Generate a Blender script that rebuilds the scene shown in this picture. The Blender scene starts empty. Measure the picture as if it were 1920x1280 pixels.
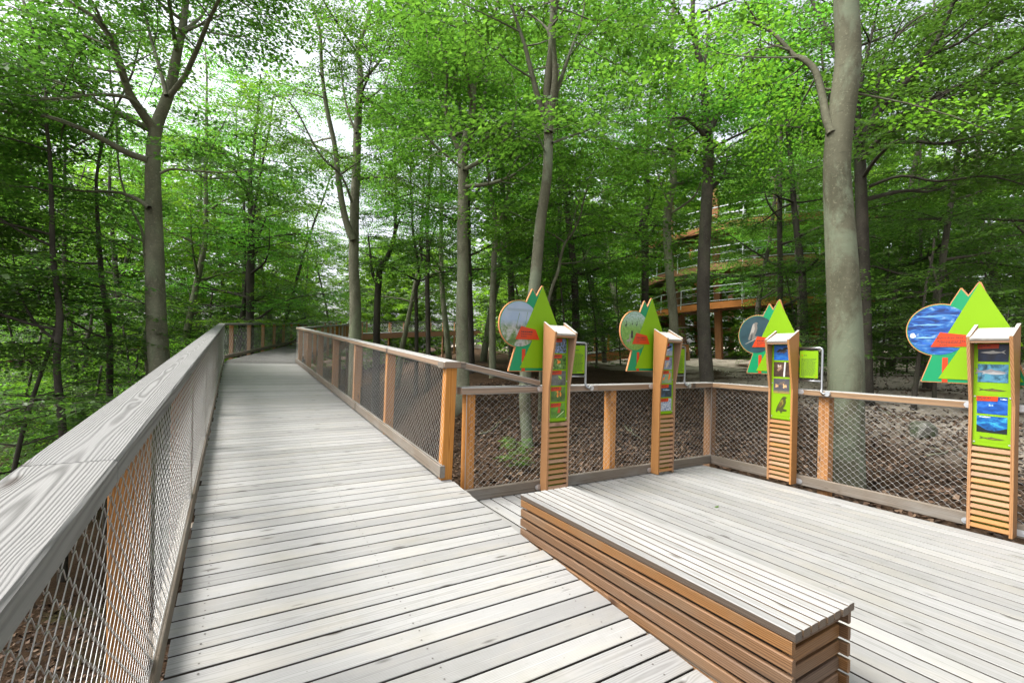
import bpy, math, random
import numpy as np
from mathutils import Vector, Matrix
R = math.radians
rnd = random.Random(7)
nrg = np.random.default_rng(11)
sc = bpy.context.scene
COL = sc.collection

# ------------------------------------------------------------------ camera, sky, sun, exposure
F_PX, YAW, V0, ROLL, EYE = 873.28, .5395, 663.1, .0219, 1.55
cd = bpy.data.cameras.new('camera'); cam = bpy.data.objects.new('camera', cd); COL.objects.link(cam)
cd.sensor_width = 36; cd.lens = 36 * F_PX / 1920; cd.shift_y = (V0 - 640) / 1920
cd.clip_start = .05; cd.clip_end = 2000
cam.matrix_world = Matrix.Translation((0, 0, EYE)) @ Matrix.Rotation(-YAW, 4, 'Z') @ Matrix.Rotation(R(90), 4, 'X') @ Matrix.Rotation(ROLL, 4, 'Z')
sc.camera = cam
SUN_EL, SUN_AZ = R(58), R(-75)          # azimuth measured from +Y towards +X
w = bpy.data.worlds.new('World'); sc.world = w; w.use_nodes = True
wn = w.node_tree.nodes; wl = w.node_tree.links
sky = wn.new('ShaderNodeTexSky'); sky.sky_type = 'NISHITA'; sky.sun_disc = False
sky.sun_elevation = SUN_EL; sky.sun_rotation = SUN_AZ; sky.dust_density = 6; sky.air_density = 1.0; sky.ozone_density = 1
hs = wn.new('ShaderNodeHueSaturation'); hs.inputs['Saturation'].default_value = .30
wl.new(sky.outputs[0], hs.inputs['Color']); wl.new(hs.outputs[0], wn['Background'].inputs[0])
wn['Background'].inputs[1].default_value = .15
sl = bpy.data.lights.new('sun', 'SUN'); sl.energy = 1.5; sl.angle = R(22); sl.color = (1, .975, .94)
so = bpy.data.objects.new('sun', sl); COL.objects.link(so)
sd = Vector((math.sin(SUN_AZ) * math.cos(SUN_EL), math.cos(SUN_AZ) * math.cos(SUN_EL), math.sin(SUN_EL)))
so.rotation_euler = (-sd).to_track_quat('-Z', 'Y').to_euler()
sc.view_settings.view_transform = 'Standard'; sc.view_settings.look = 'None'
sc.view_settings.exposure = 1.55; sc.view_settings.gamma = 1; sc.view_settings.use_curve_mapping = False
cy = sc.cycles
cy.max_bounces = 9; cy.diffuse_bounces = 6; cy.glossy_bounces = 2; cy.transmission_bounces = 5
cy.transparent_max_bounces = 4; cy.caustics_reflective = False; cy.caustics_refractive = False
cy.use_denoising = True; cy.use_adaptive_sampling = True; cy.adaptive_threshold = .01

# ------------------------------------------------------------------ pixel helpers (photo pixels -> world points)
CS, SS = math.cos(YAW), math.sin(YAW)
def ray(u, v):
    a, b = u - 960, v - V0; d = 1 + ROLL * ROLL
    U = (a + ROLL * b) / d; V = (b - ROLL * a) / d
    xc, z = U / F_PX, -V / F_PX
    return Vector((xc * CS + SS, -xc * SS + CS, z))
def atd(u, v, d): return Vector((0, 0, EYE)) + ray(u, v) * d
def proj(p):
    xc = p[0] * CS - p[1] * SS; zc = p[0] * SS + p[1] * CS
    if zc < .05: return (-9999, -9999, zc)
    U = F_PX * xc / zc; V = -F_PX * (p[2] - EYE) / zc
    return (960 + U - ROLL * V, V0 + V + ROLL * U, zc)

# ------------------------------------------------------------------ object helpers
def tag(o, label=None, cat=None, group=None, kind=None):
    if label: o['label'] = label
    if cat: o['category'] = cat
    if group: o['group'] = group
    if kind: o['kind'] = kind
    return o
def empty(name, loc=(0, 0, 0)):
    o = bpy.data.objects.new(name, None); COL.objects.link(o); o.location = loc; o.empty_display_size = .2
    return o
WM = {}
def wmat(o): return WM.get(o.name, Matrix.Translation(o.location))
def link(name, me, parent=None, mw=None):
    o = bpy.data.objects.new(name, me); COL.objects.link(o)
    mw = mw.copy() if mw is not None else Matrix.Identity(4)
    WM[o.name] = mw
    if parent is not None:
        o.parent = parent; o.matrix_local = wmat(parent).inverted() @ mw
    else: o.matrix_world = mw
    return o
class MB:
    def __init__(s): s.v = []; s.f = []; s.m = []
    def add(s, vs, fs, mi=0):
        k = len(s.v); s.v += [tuple(x) for x in vs]
        for f in fs: s.f.append(tuple(i + k for i in f)); s.m.append(mi)
    def box(s, a, b, mi=0):
        x0, y0, z0 = a; x1, y1, z1 = b
        s.add([(x0, y0, z0), (x1, y0, z0), (x1, y1, z0), (x0, y1, z0), (x0, y0, z1), (x1, y0, z1), (x1, y1, z1), (x0, y1, z1)],
              [(0, 3, 2, 1), (4, 5, 6, 7), (0, 1, 5, 4), (1, 2, 6, 5), (2, 3, 7, 6), (3, 0, 4, 7)], mi)
    def bar(s, p, q, wd, th, mi=0, up=(0, 0, 1)):
        p, q = Vector(p), Vector(q); d = (q - p).normalized(); sd_ = d.cross(Vector(up)).normalized(); u_ = sd_.cross(d)
        vs = []
        for c in (p, q):
            for i, j in ((-1, -1), (1, -1), (1, 1), (-1, 1)): vs.append(c + sd_ * (i * wd / 2) + u_ * (j * th / 2))
        s.add(vs, [(3, 2, 1, 0), (4, 5, 6, 7), (0, 1, 5, 4), (1, 2, 6, 5), (2, 3, 7, 6), (3, 0, 4, 7)], mi)
    def tube(s, pts, rad, n=6, mi=0, cap=True):
        pts = [Vector(p) for p in pts]; k0 = len(s.v); L = len(pts)
        ref = None
        for i, p in enumerate(pts):
            d = (pts[min(i + 1, L - 1)] - pts[max(i - 1, 0)]).normalized()
            if ref is None: ref = Vector((1, 0, 0)) if abs(d.x) < .8 else Vector((0, 1, 0))
            a = (ref - d * ref.dot(d)).normalized(); b = d.cross(a); ref = a
            r = rad[i] if hasattr(rad, '__len__') else rad
            for j in range(n):
                t = 2 * math.pi * j / n; s.v.append(tuple(p + a * (r * math.cos(t)) + b * (r * math.sin(t))))
        for i in range(L - 1):
            for j in range(n):
                j2 = (j + 1) % n
                s.f.append((k0 + i * n + j, k0 + i * n + j2, k0 + (i + 1) * n + j2, k0 + (i + 1) * n + j)); s.m.append(mi)
        if cap:
            s.f.append(tuple(k0 + j for j in reversed(range(n)))); s.m.append(mi)
            s.f.append(tuple(k0 + (L - 1) * n + j for j in range(n))); s.m.append(mi)
    def prism(s, poly, fn, t0, t1, mi=0, mside=None):
        n = len(poly)
        ar = sum(poly[i][0] * poly[(i + 1) % n][1] - poly[(i + 1) % n][0] * poly[i][1] for i in range(n))
        if ar < 0: poly = poly[::-1]
        vs = [fn(x, y, t0) for x, y in poly] + [fn(x, y, t1) for x, y in poly]
        k = len(s.v); s.v += [tuple(v) for v in vs]
        s.f.append(tuple(k + i for i in reversed(range(n)))); s.m.append(mi)
        s.f.append(tuple(k + n + i for i in range(n))); s.m.append(mi)
        for i in range(n):
            j = (i + 1) % n; s.f.append((k + i, k + j, k + n + j, k + n + i)); s.m.append(mi if mside is None else mside)
    def mesh(s, name, mats, smooth=False):
        me = bpy.data.meshes.new(name); me.from_pydata(s.v, [], s.f)
        for m in (mats if isinstance(mats, (list, tuple)) else [mats]): me.materials.append(m)
        me.polygons.foreach_set('material_index', s.m)
        if smooth: me.polygons.foreach_set('use_smooth', [True] * len(s.f))
        me.update(); return me
    def build(s, name, mats, parent=None, smooth=False, mw=None):
        return link(name, s.mesh(name, mats, smooth), parent, mw)

BC = {}
def board_mesh(L, wd, th, mat, ch=.003):
    k = (round(L, 3), round(wd, 4), round(th, 4), mat.name, ch)
    if k not in BC:
        a, b = wd / 2, th / 2; c = min(ch, a * .4, b * .4)
        sec = [(-a + c, -b), (a - c, -b), (a, -b + c), (a, b - c), (a - c, b), (-a + c, b), (-a, b - c), (-a, -b + c)]
        m = MB(); vs = [(-L / 2, y, z) for y, z in sec] + [(L / 2, y, z) for y, z in sec]
        m.add(vs, [tuple(reversed(range(8)))[::-1][::-1]] + [tuple(range(8, 16))] + [(i, (i + 1) % 8, 8 + (i + 1) % 8, 8 + i) for i in range(8)])
        BC[k] = m.mesh('board', mat)
    return BC[k]
def board(parent, name, p, q, wd, th, mat, up=(0, 0, 1), ch=.003, roll180=False):
    """a board from p to q; wd across, th along 'up'; grain runs along its own x axis"""
    p, q = Vector(p), Vector(q); d = (q - p); L = d.length; d.normalize()
    y = Vector(up).cross(d).normalized(); z = d.cross(y)
    if roll180: y, z = -y, -z
    M = Matrix(((d.x, y.x, z.x, 0), (d.y, y.y, z.y, 0), (d.z, y.z, z.z, 0), (0, 0, 0, 1)))
    return link(name, board_mesh(L, wd, th, mat, ch), parent, Matrix.Translation((p + q) / 2) @ M)

# ------------------------------------------------------------------ materials
class NT:
    def __init__(s, name):
        s.m = bpy.data.materials.new(name); s.m.use_nodes = True; s.t = s.m.node_tree; s.n = s.t.nodes; s.l = s.t.links
        s.b = s.n['Principled BSDF']; s.out = s.n['Material Output']
    def new(s, ty, **kw):
        x = s.n.new('ShaderNode' + ty)
        for k, v in kw.items():
            if hasattr(x, k): setattr(x, k, v)
            else: s.inp(x, k, v)
        return x
    def inp(s, x, k, v):
        i = x.inputs[k]
        if hasattr(v, 'is_linked') or isinstance(v, bpy.types.NodeSocket): s.l.new(v, i)
        else: i.default_value = v
    def math(s, op, a, b=None, c=None):
        x = s.n.new('ShaderNodeMath'); x.operation = op
        for i, v in enumerate((a, b, c)):
            if v is not None: s.inp(x, i, v)
        return x.outputs[0]
    def vmath(s, op, a, b=None):
        x = s.n.new('ShaderNodeVectorMath'); x.operation = op
        s.inp(x, 0, a)
        if b is not None: s.inp(x, 1, b)
        return x.outputs[0]
    def noise(s, vec, scale, detail=3, rough=.55, dist=0, out=0):
        x = s.n.new('ShaderNodeTexNoise'); s.inp(x, 'Vector', vec)
        x.inputs['Scale'].default_value = scale; x.inputs['Detail'].default_value = detail
        x.inputs['Roughness'].default_value = rough; x.inputs['Distortion'].default_value = dist
        return x.outputs[out]
    def ramp(s, fac, stops, interp='LINEAR'):
        x = s.n.new('ShaderNodeValToRGB'); r = x.color_ramp; r.interpolation = interp
        while len(r.elements) < len(stops): r.elements.new(.5)
        for e, (p, c) in zip(r.elements, stops):
            e.position = p; e.color = (*c, 1) if len(c) == 3 else c
        s.l.new(fac, x.inputs[0]); return x.outputs[0]
    def mix(s, fac, a, b, blend='MIX'):
        x = s.n.new('ShaderNodeMix'); x.data_type = 'RGBA'; x.blend_type = blend
        s.inp(x, 0, fac)
        for i, v in ((6, a), (7, b)):
            if isinstance(v, tuple): x.inputs[i].default_value = (*v, 1) if len(v) == 3 else v
            else: s.l.new(v, x.inputs[i])
        return x.outputs[2]
    def maprange(s, v, a, b, c=0, d=1):
        x = s.n.new('ShaderNodeMapRange'); s.inp(x, 0, v)
        for i, k in enumerate((a, b, c, d)): x.inputs[i + 1].default_value = k
        return x.outputs[0]
    def bump(s, h, st=.3, dist=.01):
        x = s.n.new('ShaderNodeBump'); x.inputs['Strength'].default_value = st; x.inputs['Distance'].default_value = dist
        s.l.new(h, x.inputs['Height']); s.l.new(x.outputs[0], s.b.inputs['Normal'])
    def coord(s, which='Object'):
        return s.n.new('ShaderNodeTexCoord').outputs[which]
    def rand(s): return s.n.new('ShaderNodeObjectInfo').outputs['Random']

def plain(name, col, rough=.6, metal=0, spec=.4):
    t = NT(name); t.b.inputs['Base Color'].default_value = (*col, 1); t.b.inputs['Roughness'].default_value = rough
    t.b.inputs['Metallic'].default_value = metal; t.b.inputs['Specular IOR Level'].default_value = spec
    return t.m

def wood(name, light, dark, knot, ring=.008, grain=1.0, blotch=None, vary=.12, rough=.75, bump=.25, spec=.25, contrast=(.25, .8), knots=.9, side=None, stain=0):
    t = NT(name); ob = t.coord(); rd = t.rand()
    off = t.new('CombineXYZ', X=t.math('MULTIPLY', rd, 137.0), Y=t.math('MULTIPLY', rd, 0.0), Z=t.math('MULTIPLY', rd, 71.0)).outputs[0]
    sep = t.new('SeparateXYZ', Vector=ob)
    X, Y, Z = sep.outputs
    xs = t.math('ADD', X, t.math('MULTIPLY', rd, 57.0))
    # slow wander of the heart of the tree along the board
    lowv = t.new('CombineXYZ', X=t.math('MULTIPLY', xs, .9), Y=t.math('MULTIPLY', Y, 3.0), Z=t.math('MULTIPLY', rd, 91.0)).outputs[0]
    n1 = t.noise(lowv, 1.0, 2, .5); 
    n2 = t.noise(t.new('CombineXYZ', X=t.math('MULTIPLY', xs, .35), Y=t.math('MULTIPLY', rd, 33.0), Z=0.0).outputs[0], 1.0, 1)
    yy = t.math('ADD', Y, t.math('MULTIPLY_ADD', n2, .08, -.04))
    zz = t.math('ADD', Z, t.math('MULTIPLY_ADD', n1, .045, .0))
    rad = t.math('SQRT', t.math('ADD', t.math('MULTIPLY', yy, yy), t.math('MULTIPLY', zz, zz)))
    # knots
    kv = t.new('CombineXYZ', X=t.math('MULTIPLY', xs, 2.2), Y=t.math('MULTIPLY_ADD', Y, 9.0, t.math('MULTIPLY', rd, 19.0)), Z=t.math('MULTIPLY', rd, 43.0)).outputs[0]
    vo = t.new('TexVoronoi', Vector=kv, Scale=1.0); kd = vo.outputs['Distance']
    ex = t.math('POWER', 2.718, t.math('MULTIPLY', t.math('MULTIPLY', kd, kd), -42.0))
    rad2 = t.math('ADD', rad, t.math('MULTIPLY', ex, ring * 2.2))
    fine = t.noise(t.new('CombineXYZ', X=t.math('MULTIPLY', xs, 3.0), Y=t.math('MULTIPLY', Y, 60.0), Z=t.math('MULTIPLY', Z, 60.0)).outputs[0], 1.0, 3, .6)
    ph = t.math('ADD', t.math('MULTIPLY', rad2, 6.2832 / ring), t.math('MULTIPLY', fine, 1.6))
    rg = t.math('MULTIPLY_ADD', t.math('SINE', ph), .5, .5)
    rg = t.math('POWER', rg, 1.6)
    streak = t.noise(t.new('CombineXYZ', X=t.math('MULTIPLY', xs, 6.0), Y=t.math('MULTIPLY', Y, 260.0), Z=t.math('MULTIPLY', Z, 260.0)).outputs[0], 1.0, 2, .6)
    val = t.math('ADD', t.math('MULTIPLY', rg, .62 * grain), t.math('MULTIPLY', streak, .55))
    val = t.maprange(val, contrast[0], contrast[1] + .2 * grain)
    c = t.mix(val, light, dark)
    if blotch:
        bn = t.noise(t.new('CombineXYZ', X=t.math('MULTIPLY', xs, 1.6), Y=t.math('MULTIPLY', Y, 5.0), Z=t.math('MULTIPLY', Z, 5.0)).outputs[0], 1.0, 4, .6)
        c = t.mix(t.maprange(bn, .48, .72, 0, .75), c, blotch)
    if side:        # faces the rain does not bleach: brown, deck dirt, bench gap shade painted in
        nz = t.new('SeparateXYZ', Vector=t.coord('Normal')).outputs[2]
        c = t.mix(t.math('GREATER_THAN', t.math('ABSOLUTE', nz), .5), t.mix(val, side, tuple(x * .55 for x in side)), c)
    kk = t.maprange(kd, .05, .13, knots, 0.0)
    c = t.mix(kk, c, knot)
    if stain:       # damp, dirt and algae that lie across many boards
        ps = t.n.new('ShaderNodeNewGeometry').outputs['Position']
        c = t.mix(t.maprange(t.noise(ps, 1.7, 6, .68, .5), .5, .78, 0, stain), c, (.15, .15, .115))
        c = t.mix(t.maprange(t.noise(ps, 40, 3, .7), .66, .74, 0, .5), c, (.10, .095, .08))
    hv = t.new('HueSaturation', Color=c)
    t.inp(hv, 'Value', t.math('MULTIPLY_ADD', rd, vary * 2, 1 - vary))
    t.inp(hv, 'Saturation', t.math('MULTIPLY_ADD', t.math('FRACT', t.math('MULTIPLY', rd, 7.13)), .3, .82))
    t.l.new(hv.outputs[0], t.b.inputs['Base Color'])
    t.b.inputs['Roughness'].default_value = rough; t.b.inputs['Specular IOR Level'].default_value = spec
    t.bump(t.math('MULTIPLY', val, -1.0), bump, .003)
    return t.m

M = {}
M['deck'] = wood('weathered_deck', (.262, .261, .252), (.155, .153, .145), (.05, .043, .036), ring=.008, grain=.7, blotch=(.27, .255, .222), vary=.15, rough=.62, bump=.25, spec=.3, knots=.85, side=(.035, .028, .02), stain=.35)
M['rail'] = wood('weathered_handrail', (.195, .193, .185), (.085, .083, .078), (.045, .036, .03), ring=.0056, grain=1.0, blotch=(.175, .173, .166), vary=.08, rough=.66, bump=.5, spec=.3)
M['railp'] = wood('bleached_top_handrail', (.30, .295, .28), (.165, .16, .15), (.05, .04, .033), ring=.0115, grain=.7, blotch=(.30, .29, .27), vary=.08, rough=.6, bump=.3, spec=.35, side=(.25, .165, .10))
M['beam'] = wood('grey_brown_beam', (.175, .145, .112), (.092, .072, .053), (.04, .03, .02), ring=.012, grain=.7, blotch=(.21, .20, .18), vary=.12)
M['post'] = wood('orange_larch_post', (.43, .205, .07), (.25, .105, .032), (.08, .03, .012), ring=.010, grain=.9, blotch=(.30, .19, .105), vary=.2, rough=.7)
M['postg'] = wood('greyed_larch_post', (.30, .155, .065), (.165, .076, .03), (.06, .03, .015), ring=.010, grain=.9, blotch=(.22, .165, .115), vary=.15, rough=.7)
M['bench'] = wood('bench_side_larch', (.165, .088, .040), (.075, .036, .015), (.035, .016, .008), ring=.0085, grain=1.0, blotch=(.125, .088, .057), vary=.28, rough=.62, spec=.3)
M['benchtop'] = wood('bench_top_weathered', (.265, .263, .254), (.175, .172, .163), (.08, .07, .06), ring=.009, grain=.6, blotch=(.235, .225, .205), vary=.16, rough=.5, spec=.4, side=(.085, .058, .037))  # side colour darkened so the gaps between top slats read as shade
M['sign'] = wood('sign_larch', (.34, .185, .088), (.225, .105, .042), (.14, .06, .025), ring=.009, grain=.8, vary=.12, rough=.6)
M['signtop'] = wood('sign_roof_weathered', (.40, .385, .35), (.31, .285, .245), (.15, .12, .09), ring=.012, grain=.5, vary=.05)
M['glulam'] = wood('tower_glulam', (.30, .135, .055), (.20, .083, .033), (.1, .045, .02), ring=.03, grain=.6, vary=.12)
M['steel'] = plain('stainless_steel', (.36, .37, .38), .35, 1.0)
M['wire'] = plain('wire_rope', (.46, .46, .45), .4, .75)
M['galv'] = plain('galvanised_steel', (.55, .57, .59), .45, .8)
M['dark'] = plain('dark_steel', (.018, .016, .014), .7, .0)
M['screw'] = plain('screw_head', (.10, .09, .08), .5, .5)
M['ply'] = plain('plywood_edge', (.42, .18, .07), .6)
M['lime'] = plain('lime_green_print', (.165, .315, .004), .5, spec=.2)
M['limed'] = plain('olive_green_back', (.22, .30, .012), .5)
M['teal'] = plain('teal_green_print', (.0, .20, .075), .45)
M['orange'] = plain('orange_print', (.42, .035, .003), .45)
M['ink'] = plain('dark_print', (.02, .022, .02), .6)
M['white'] = plain('white_print', (.75, .76, .78), .5)

def photo(name, stops, scale=14, stretch=(1, 1, 1), detail=5, dist=.6, grad=None):
    """a printed photograph: blotches of the given colours"""
    t = NT('print_' + name); ob = t.coord(); mp = t.new('Mapping', Vector=ob); mp.inputs['Scale'].default_value = stretch
    n = t.noise(mp.outputs[0], scale, detail, .62, dist)
    fac = t.maprange(n, .3, .7)
    c = t.ramp(fac, stops)
    if grad:        # second blotch set taking over below a height z, in object coordinates
        z0, z1, st2 = grad
        z = t.new('SeparateXYZ', Vector=ob).outputs[2]
        c2 = t.ramp(t.maprange(t.noise(ob, scale * 2.2, 5, .65, .3), .32, .68), st2)
        c = t.mix(t.maprange(t.math('ADD', z, t.math('MULTIPLY_ADD', n, .05, -.025)), z0, z1, 1, 0), c, c2)
    c = t.mix(1.0, c, (.72, .72, .72), 'MULTIPLY')
    t.l.new(c, t.b.inputs['Base Color']); t.b.inputs['Roughness'].default_value = .35
    return t.m

def bark(name, base, dark, lich, lf=.5, vary=.1):
    t = NT(name); ob = t.coord(); rd = t.rand()
    v = t.vmath('ADD', ob, t.new('CombineXYZ', X=t.math('MULTIPLY', rd, 40.0)).outputs[0])
    mp = t.new('Mapping', Vector=v); mp.inputs['Scale'].default_value = (1, 1, .45)
    n = t.noise(mp.outputs[0], 3.2, 5, .6, .4)
    mp2 = t.new('Mapping', Vector=v); mp2.inputs['Scale'].default_value = (5, 5, 26)
    n2 = t.noise(mp2.outputs[0], 1.3, 4, .65, 1.0)
    n3 = t.noise(v, 26, 4, .7)
    c = t.mix(t.maprange(n, .35, .65), dark, base)
    c = t.mix(t.maprange(n2, .56, .74, 0, .55), c, tuple(x * .45 for x in dark))
    c = t.mix(t.maprange(t.noise(mp.outputs[0], 1.6, 6, .7, .8), .50, .62, 0, lf), c, lich)
    c = t.mix(t.maprange(n3, .58, .66, 0, .4), c, tuple(min(1, x * 2.0) for x in base))
    hv = t.new('HueSaturation', Color=c); t.inp(hv, 'Value', t.math('MULTIPLY_ADD', rd, vary * 2, 1 - vary))
    t.l.new(hv.outputs[0], t.b.inputs['Base Color']); t.b.inputs['Roughness'].default_value = .85
    t.b.inputs['Specular IOR Level'].default_value = .2
    t.bump(t.math('ADD', t.math('MULTIPLY', n2, -.6), t.math('MULTIPLY', n3, .35)), .55, .012)
    return t.m
M['bark_pale'] = bark('pale_beech_bark', (.105, .103, .068), (.062, .061, .038), (.14, .165, .11), .75)
M['bark'] = bark('beech_bark', (.19, .187, .128), (.105, .105, .068), (.175, .21, .125), .6, .12)
M['bark_dark'] = bark('dark_bark', (.075, .066, .052), (.04, .035, .028), (.07, .08, .045), .35, .2)  # younger trunks in the shade, their shading put into a darker colour

def leafmat(name, cols, trans, tf=.5):
    t = NT(name); g = t.n.new('ShaderNodeNewGeometry').outputs['Random Per Island']
    c = t.ramp(g, [(i / (len(cols) - 1), x) for i, x in enumerate(cols)])
    hv = t.new('HueSaturation', Color=c); t.inp(hv, 'Value', t.math('MULTIPLY_ADD', t.rand(), .55, .72))
    t.inp(hv, 'Hue', t.math('MULTIPLY_ADD', t.rand(), .02, .49))
    t.l.new(hv.outputs[0], t.b.inputs['Base Color']); t.b.inputs['Roughness'].default_value = .45
    t.b.inputs['Specular IOR Level'].default_value = .35
    tr = t.new('BsdfTranslucent'); t.l.new(t.mix(1.0, hv.outputs[0], trans, 'MULTIPLY'), tr.inputs[0])
    mx = t.new('MixShader'); mx.inputs[0].default_value = tf
    t.l.new(t.b.outputs[0], mx.inputs[1]); t.l.new(tr.outputs[0], mx.inputs[2]); t.l.new(mx.outputs[0], t.out.inputs[0])
    return t.m
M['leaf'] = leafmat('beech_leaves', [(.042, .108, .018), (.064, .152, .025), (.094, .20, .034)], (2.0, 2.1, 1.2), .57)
M['leaf_dark'] = leafmat('shade_leaves', [(.036, .086, .017), (.054, .118, .021), (.078, .158, .028)], (1.85, 2.0, 1.2), .5)  # darker copy of the leaves; the dimness of backlit crowns is painted in
M['leaf_bright'] = leafmat('light_leaves', [(.066, .15, .02), (.09, .198, .025), (.122, .25, .036)], (2.1, 2.15, 1.1), .58)  # brighter copy of the leaves; light coming through is put into the colour

def ground_mat():
    t = NT('forest_floor'); ob = t.coord()
    n = t.noise(ob, .35, 5, .6); n2 = t.noise(ob, 9, 6, .7); n3 = t.noise(ob, 38, 4, .7)
    c = t.ramp(t.maprange(n2, .3, .7), [(0, (.016, .009, .005)), (.5, (.038, .022, .012)), (1, (.066, .040, .023))])
    c = t.mix(t.maprange(n3, .5, .66, 0, .75), c, (.078, .052, .033))
    c = t.mix(t.maprange(n, .64, .72, 0, .4), c, (.06, .085, .025))
    # pale trodden sand on the rise to the right
    sep = t.new('SeparateXYZ', Vector=ob)
    d = t.math('SUBTRACT', sep.outputs[0], t.math('MULTIPLY', sep.outputs[1], .35))
    k = t.math('MULTIPLY', t.maprange(d, 8.5, 11), t.maprange(t.noise(ob, .5, 4), .34, .5))
    c = t.mix(t.math('MULTIPLY', k, .8), c, t.ramp(n2, [(.3, (.34, .29, .225)), (.7, (.50, .45, .38))]))
    t.l.new(c, t.b.inputs['Base Color']); t.b.inputs['Roughness'].default_value = .95; t.b.inputs['Specular IOR Level'].default_value = .1
    t.bump(t.math('ADD', n2, t.math('MULTIPLY', n3, .5)), .8, .05)
    return t.m
M['ground'] = ground_mat()
t_ = NT('dry_leaves'); g_ = t_.n.new('ShaderNodeNewGeometry').outputs['Random Per Island']
t_.l.new(t_.ramp(g_, [(0, (.018, .010, .005)), (.4, (.044, .023, .011)), (.75, (.088, .047, .024)), (1, (.16, .105, .065))]), t_.b.inputs['Base Color'])
t_.b.inputs['Roughness'].default_value = .8; M['litter'] = t_.m
t_ = NT('mossy_stone'); o_ = t_.coord()
t_.l.new(t_.mix(t_.maprange(t_.noise(o_, 6, 5), .42, .6), (.11, .105, .085), (.05, .065, .03)), t_.b.inputs['Base Color']); t_.bump(t_.noise(o_, 14, 5), .6, .03); M['stone'] = t_.m

# ------------------------------------------------------------------ ground
def sm(x, a, b):
    t = np.clip((x - a) / (b - a), 0, 1); return t * t * (3 - 2 * t)
_kr = np.array([0, 5, 7, 9.5, 11.5, 14, 20, 30, 60, 150, 600.]); _kz = np.array([-.5, -.38, -.24, -.1, .08, .6, .95, 1.15, 2.0, 5, 8.])
def gz(x, y):
    x = np.asarray(x, float); y = np.asarray(y, float); r = np.hypot(x, y); th = np.degrees(np.arctan2(x, y))
    zr = np.interp(r, _kr, _kz)
    wr = sm(th, 12, 27) * (1 - sm(th, 150, 175))
    near = sm(x, -1.2, 2.2)
    wr = np.where(r < 6, np.maximum(wr * sm(r, 3, 6) , near), wr); wr = np.maximum(wr, near * (1 - sm(r, 4, 8)))
    zl = -2.7 - .5 * np.sin(x * .13 + y * .09) + .012 * np.maximum(r - 20, 0)
    z = wr * zr + (1 - wr) * zl
    return z + .09 * np.sin(x * 1.3 + .7 * y) * np.sin(.9 * y - .4 * x) + .05 * np.sin(x * 3.1) * np.sin(y * 2.7)
def grid_axis():
    a = np.concatenate([np.linspace(-600, -80, 14)[:-1], np.linspace(-80, -12, 35)[:-1], np.linspace(-12, 24, 109)[:-1], np.linspace(24, 90, 45)[:-1], np.linspace(90, 600, 14)])
    return a
ax = grid_axis(); gx, gy = np.meshgrid(ax, ax, indexing='ij'); gzv = gz(gx, gy)
n = len(ax); V = np.stack([gx, gy, gzv], -1).reshape(-1, 3)
ii, jj = np.meshgrid(np.arange(n - 1), np.arange(n - 1), indexing='ij'); k = (ii * n + jj).ravel()
def np_mesh(name, V, Q, mats, mi=None, smooth=False):
    me = bpy.data.meshes.new(name); nv, nf = len(V), len(Q)
    me.vertices.add(nv); me.vertices.foreach_set('co', np.ascontiguousarray(V, dtype=np.float32).ravel())
    me.loops.add(nf * 4); me.loops.foreach_set('vertex_index', np.ascontiguousarray(Q, dtype=np.int32).ravel())
    me.polygons.add(nf); me.polygons.foreach_set('loop_start', np.arange(0, nf * 4, 4, dtype=np.int32))
    try: me.polygons.foreach_set('loop_total', np.full(nf, 4, dtype=np.int32))
    except Exception: pass
    for m in mats: me.materials.append(m)
    if mi is not None: me.polygons.foreach_set('material_index', np.ascontiguousarray(mi, dtype=np.int32))
    if smooth: me.polygons.foreach_set('use_smooth', np.ones(nf, dtype=bool))
    me.update(calc_edges=True); return me
ground = link('ground', np_mesh('ground', V, np.stack([k, k + n, k + n + 1, k + 1], 1), [M['ground']], smooth=True))
tag(ground, 'brown leaf-covered forest floor rising behind the platform', 'ground', kind='structure')

# leaf litter close to the decks
def litter():
    P = []
    for (x0, x1, y0, y1, c) in ((5.9, 13, -1.5, 9, 20000), (2, 9, 4.5, 13, 11000), (-6, -.5, .5, 11, 8000), (13, 24, -1, 12, 5000)):
        P.append(np.stack([nrg.uniform(x0, x1, c), nrg.uniform(y0, y1, c)], 1))
    P = np.concatenate(P); N = len(P); z = gz(P[:, 0], P[:, 1]) + nrg.uniform(.004, .03, N)
    a = nrg.uniform(0, 6.283, N); s = nrg.uniform(.022, .05, N)
    d = np.stack([np.cos(a), np.sin(a), nrg.normal(0, .35, N)], 1); e = np.stack([-np.sin(a), np.cos(a), nrg.normal(0, .45, N)], 1)
    c = np.stack([P[:, 0], P[:, 1], z], 1); up = np.array([0, 0, 1.])
    q = np.stack([c - d * s[:, None], c + e * s[:, None] * .6, c + d * s[:, None] + up * .008, c - e * s[:, None] * .6], 1)
    return np_mesh('leaf_litter', q.reshape(-1, 3), np.arange(N * 4).reshape(N, 4), [M['litter']])
tag(link('leaf_litter', litter()), 'dry brown beech leaves strewn over the forest floor', 'leaf litter', kind='stuff')

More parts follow.
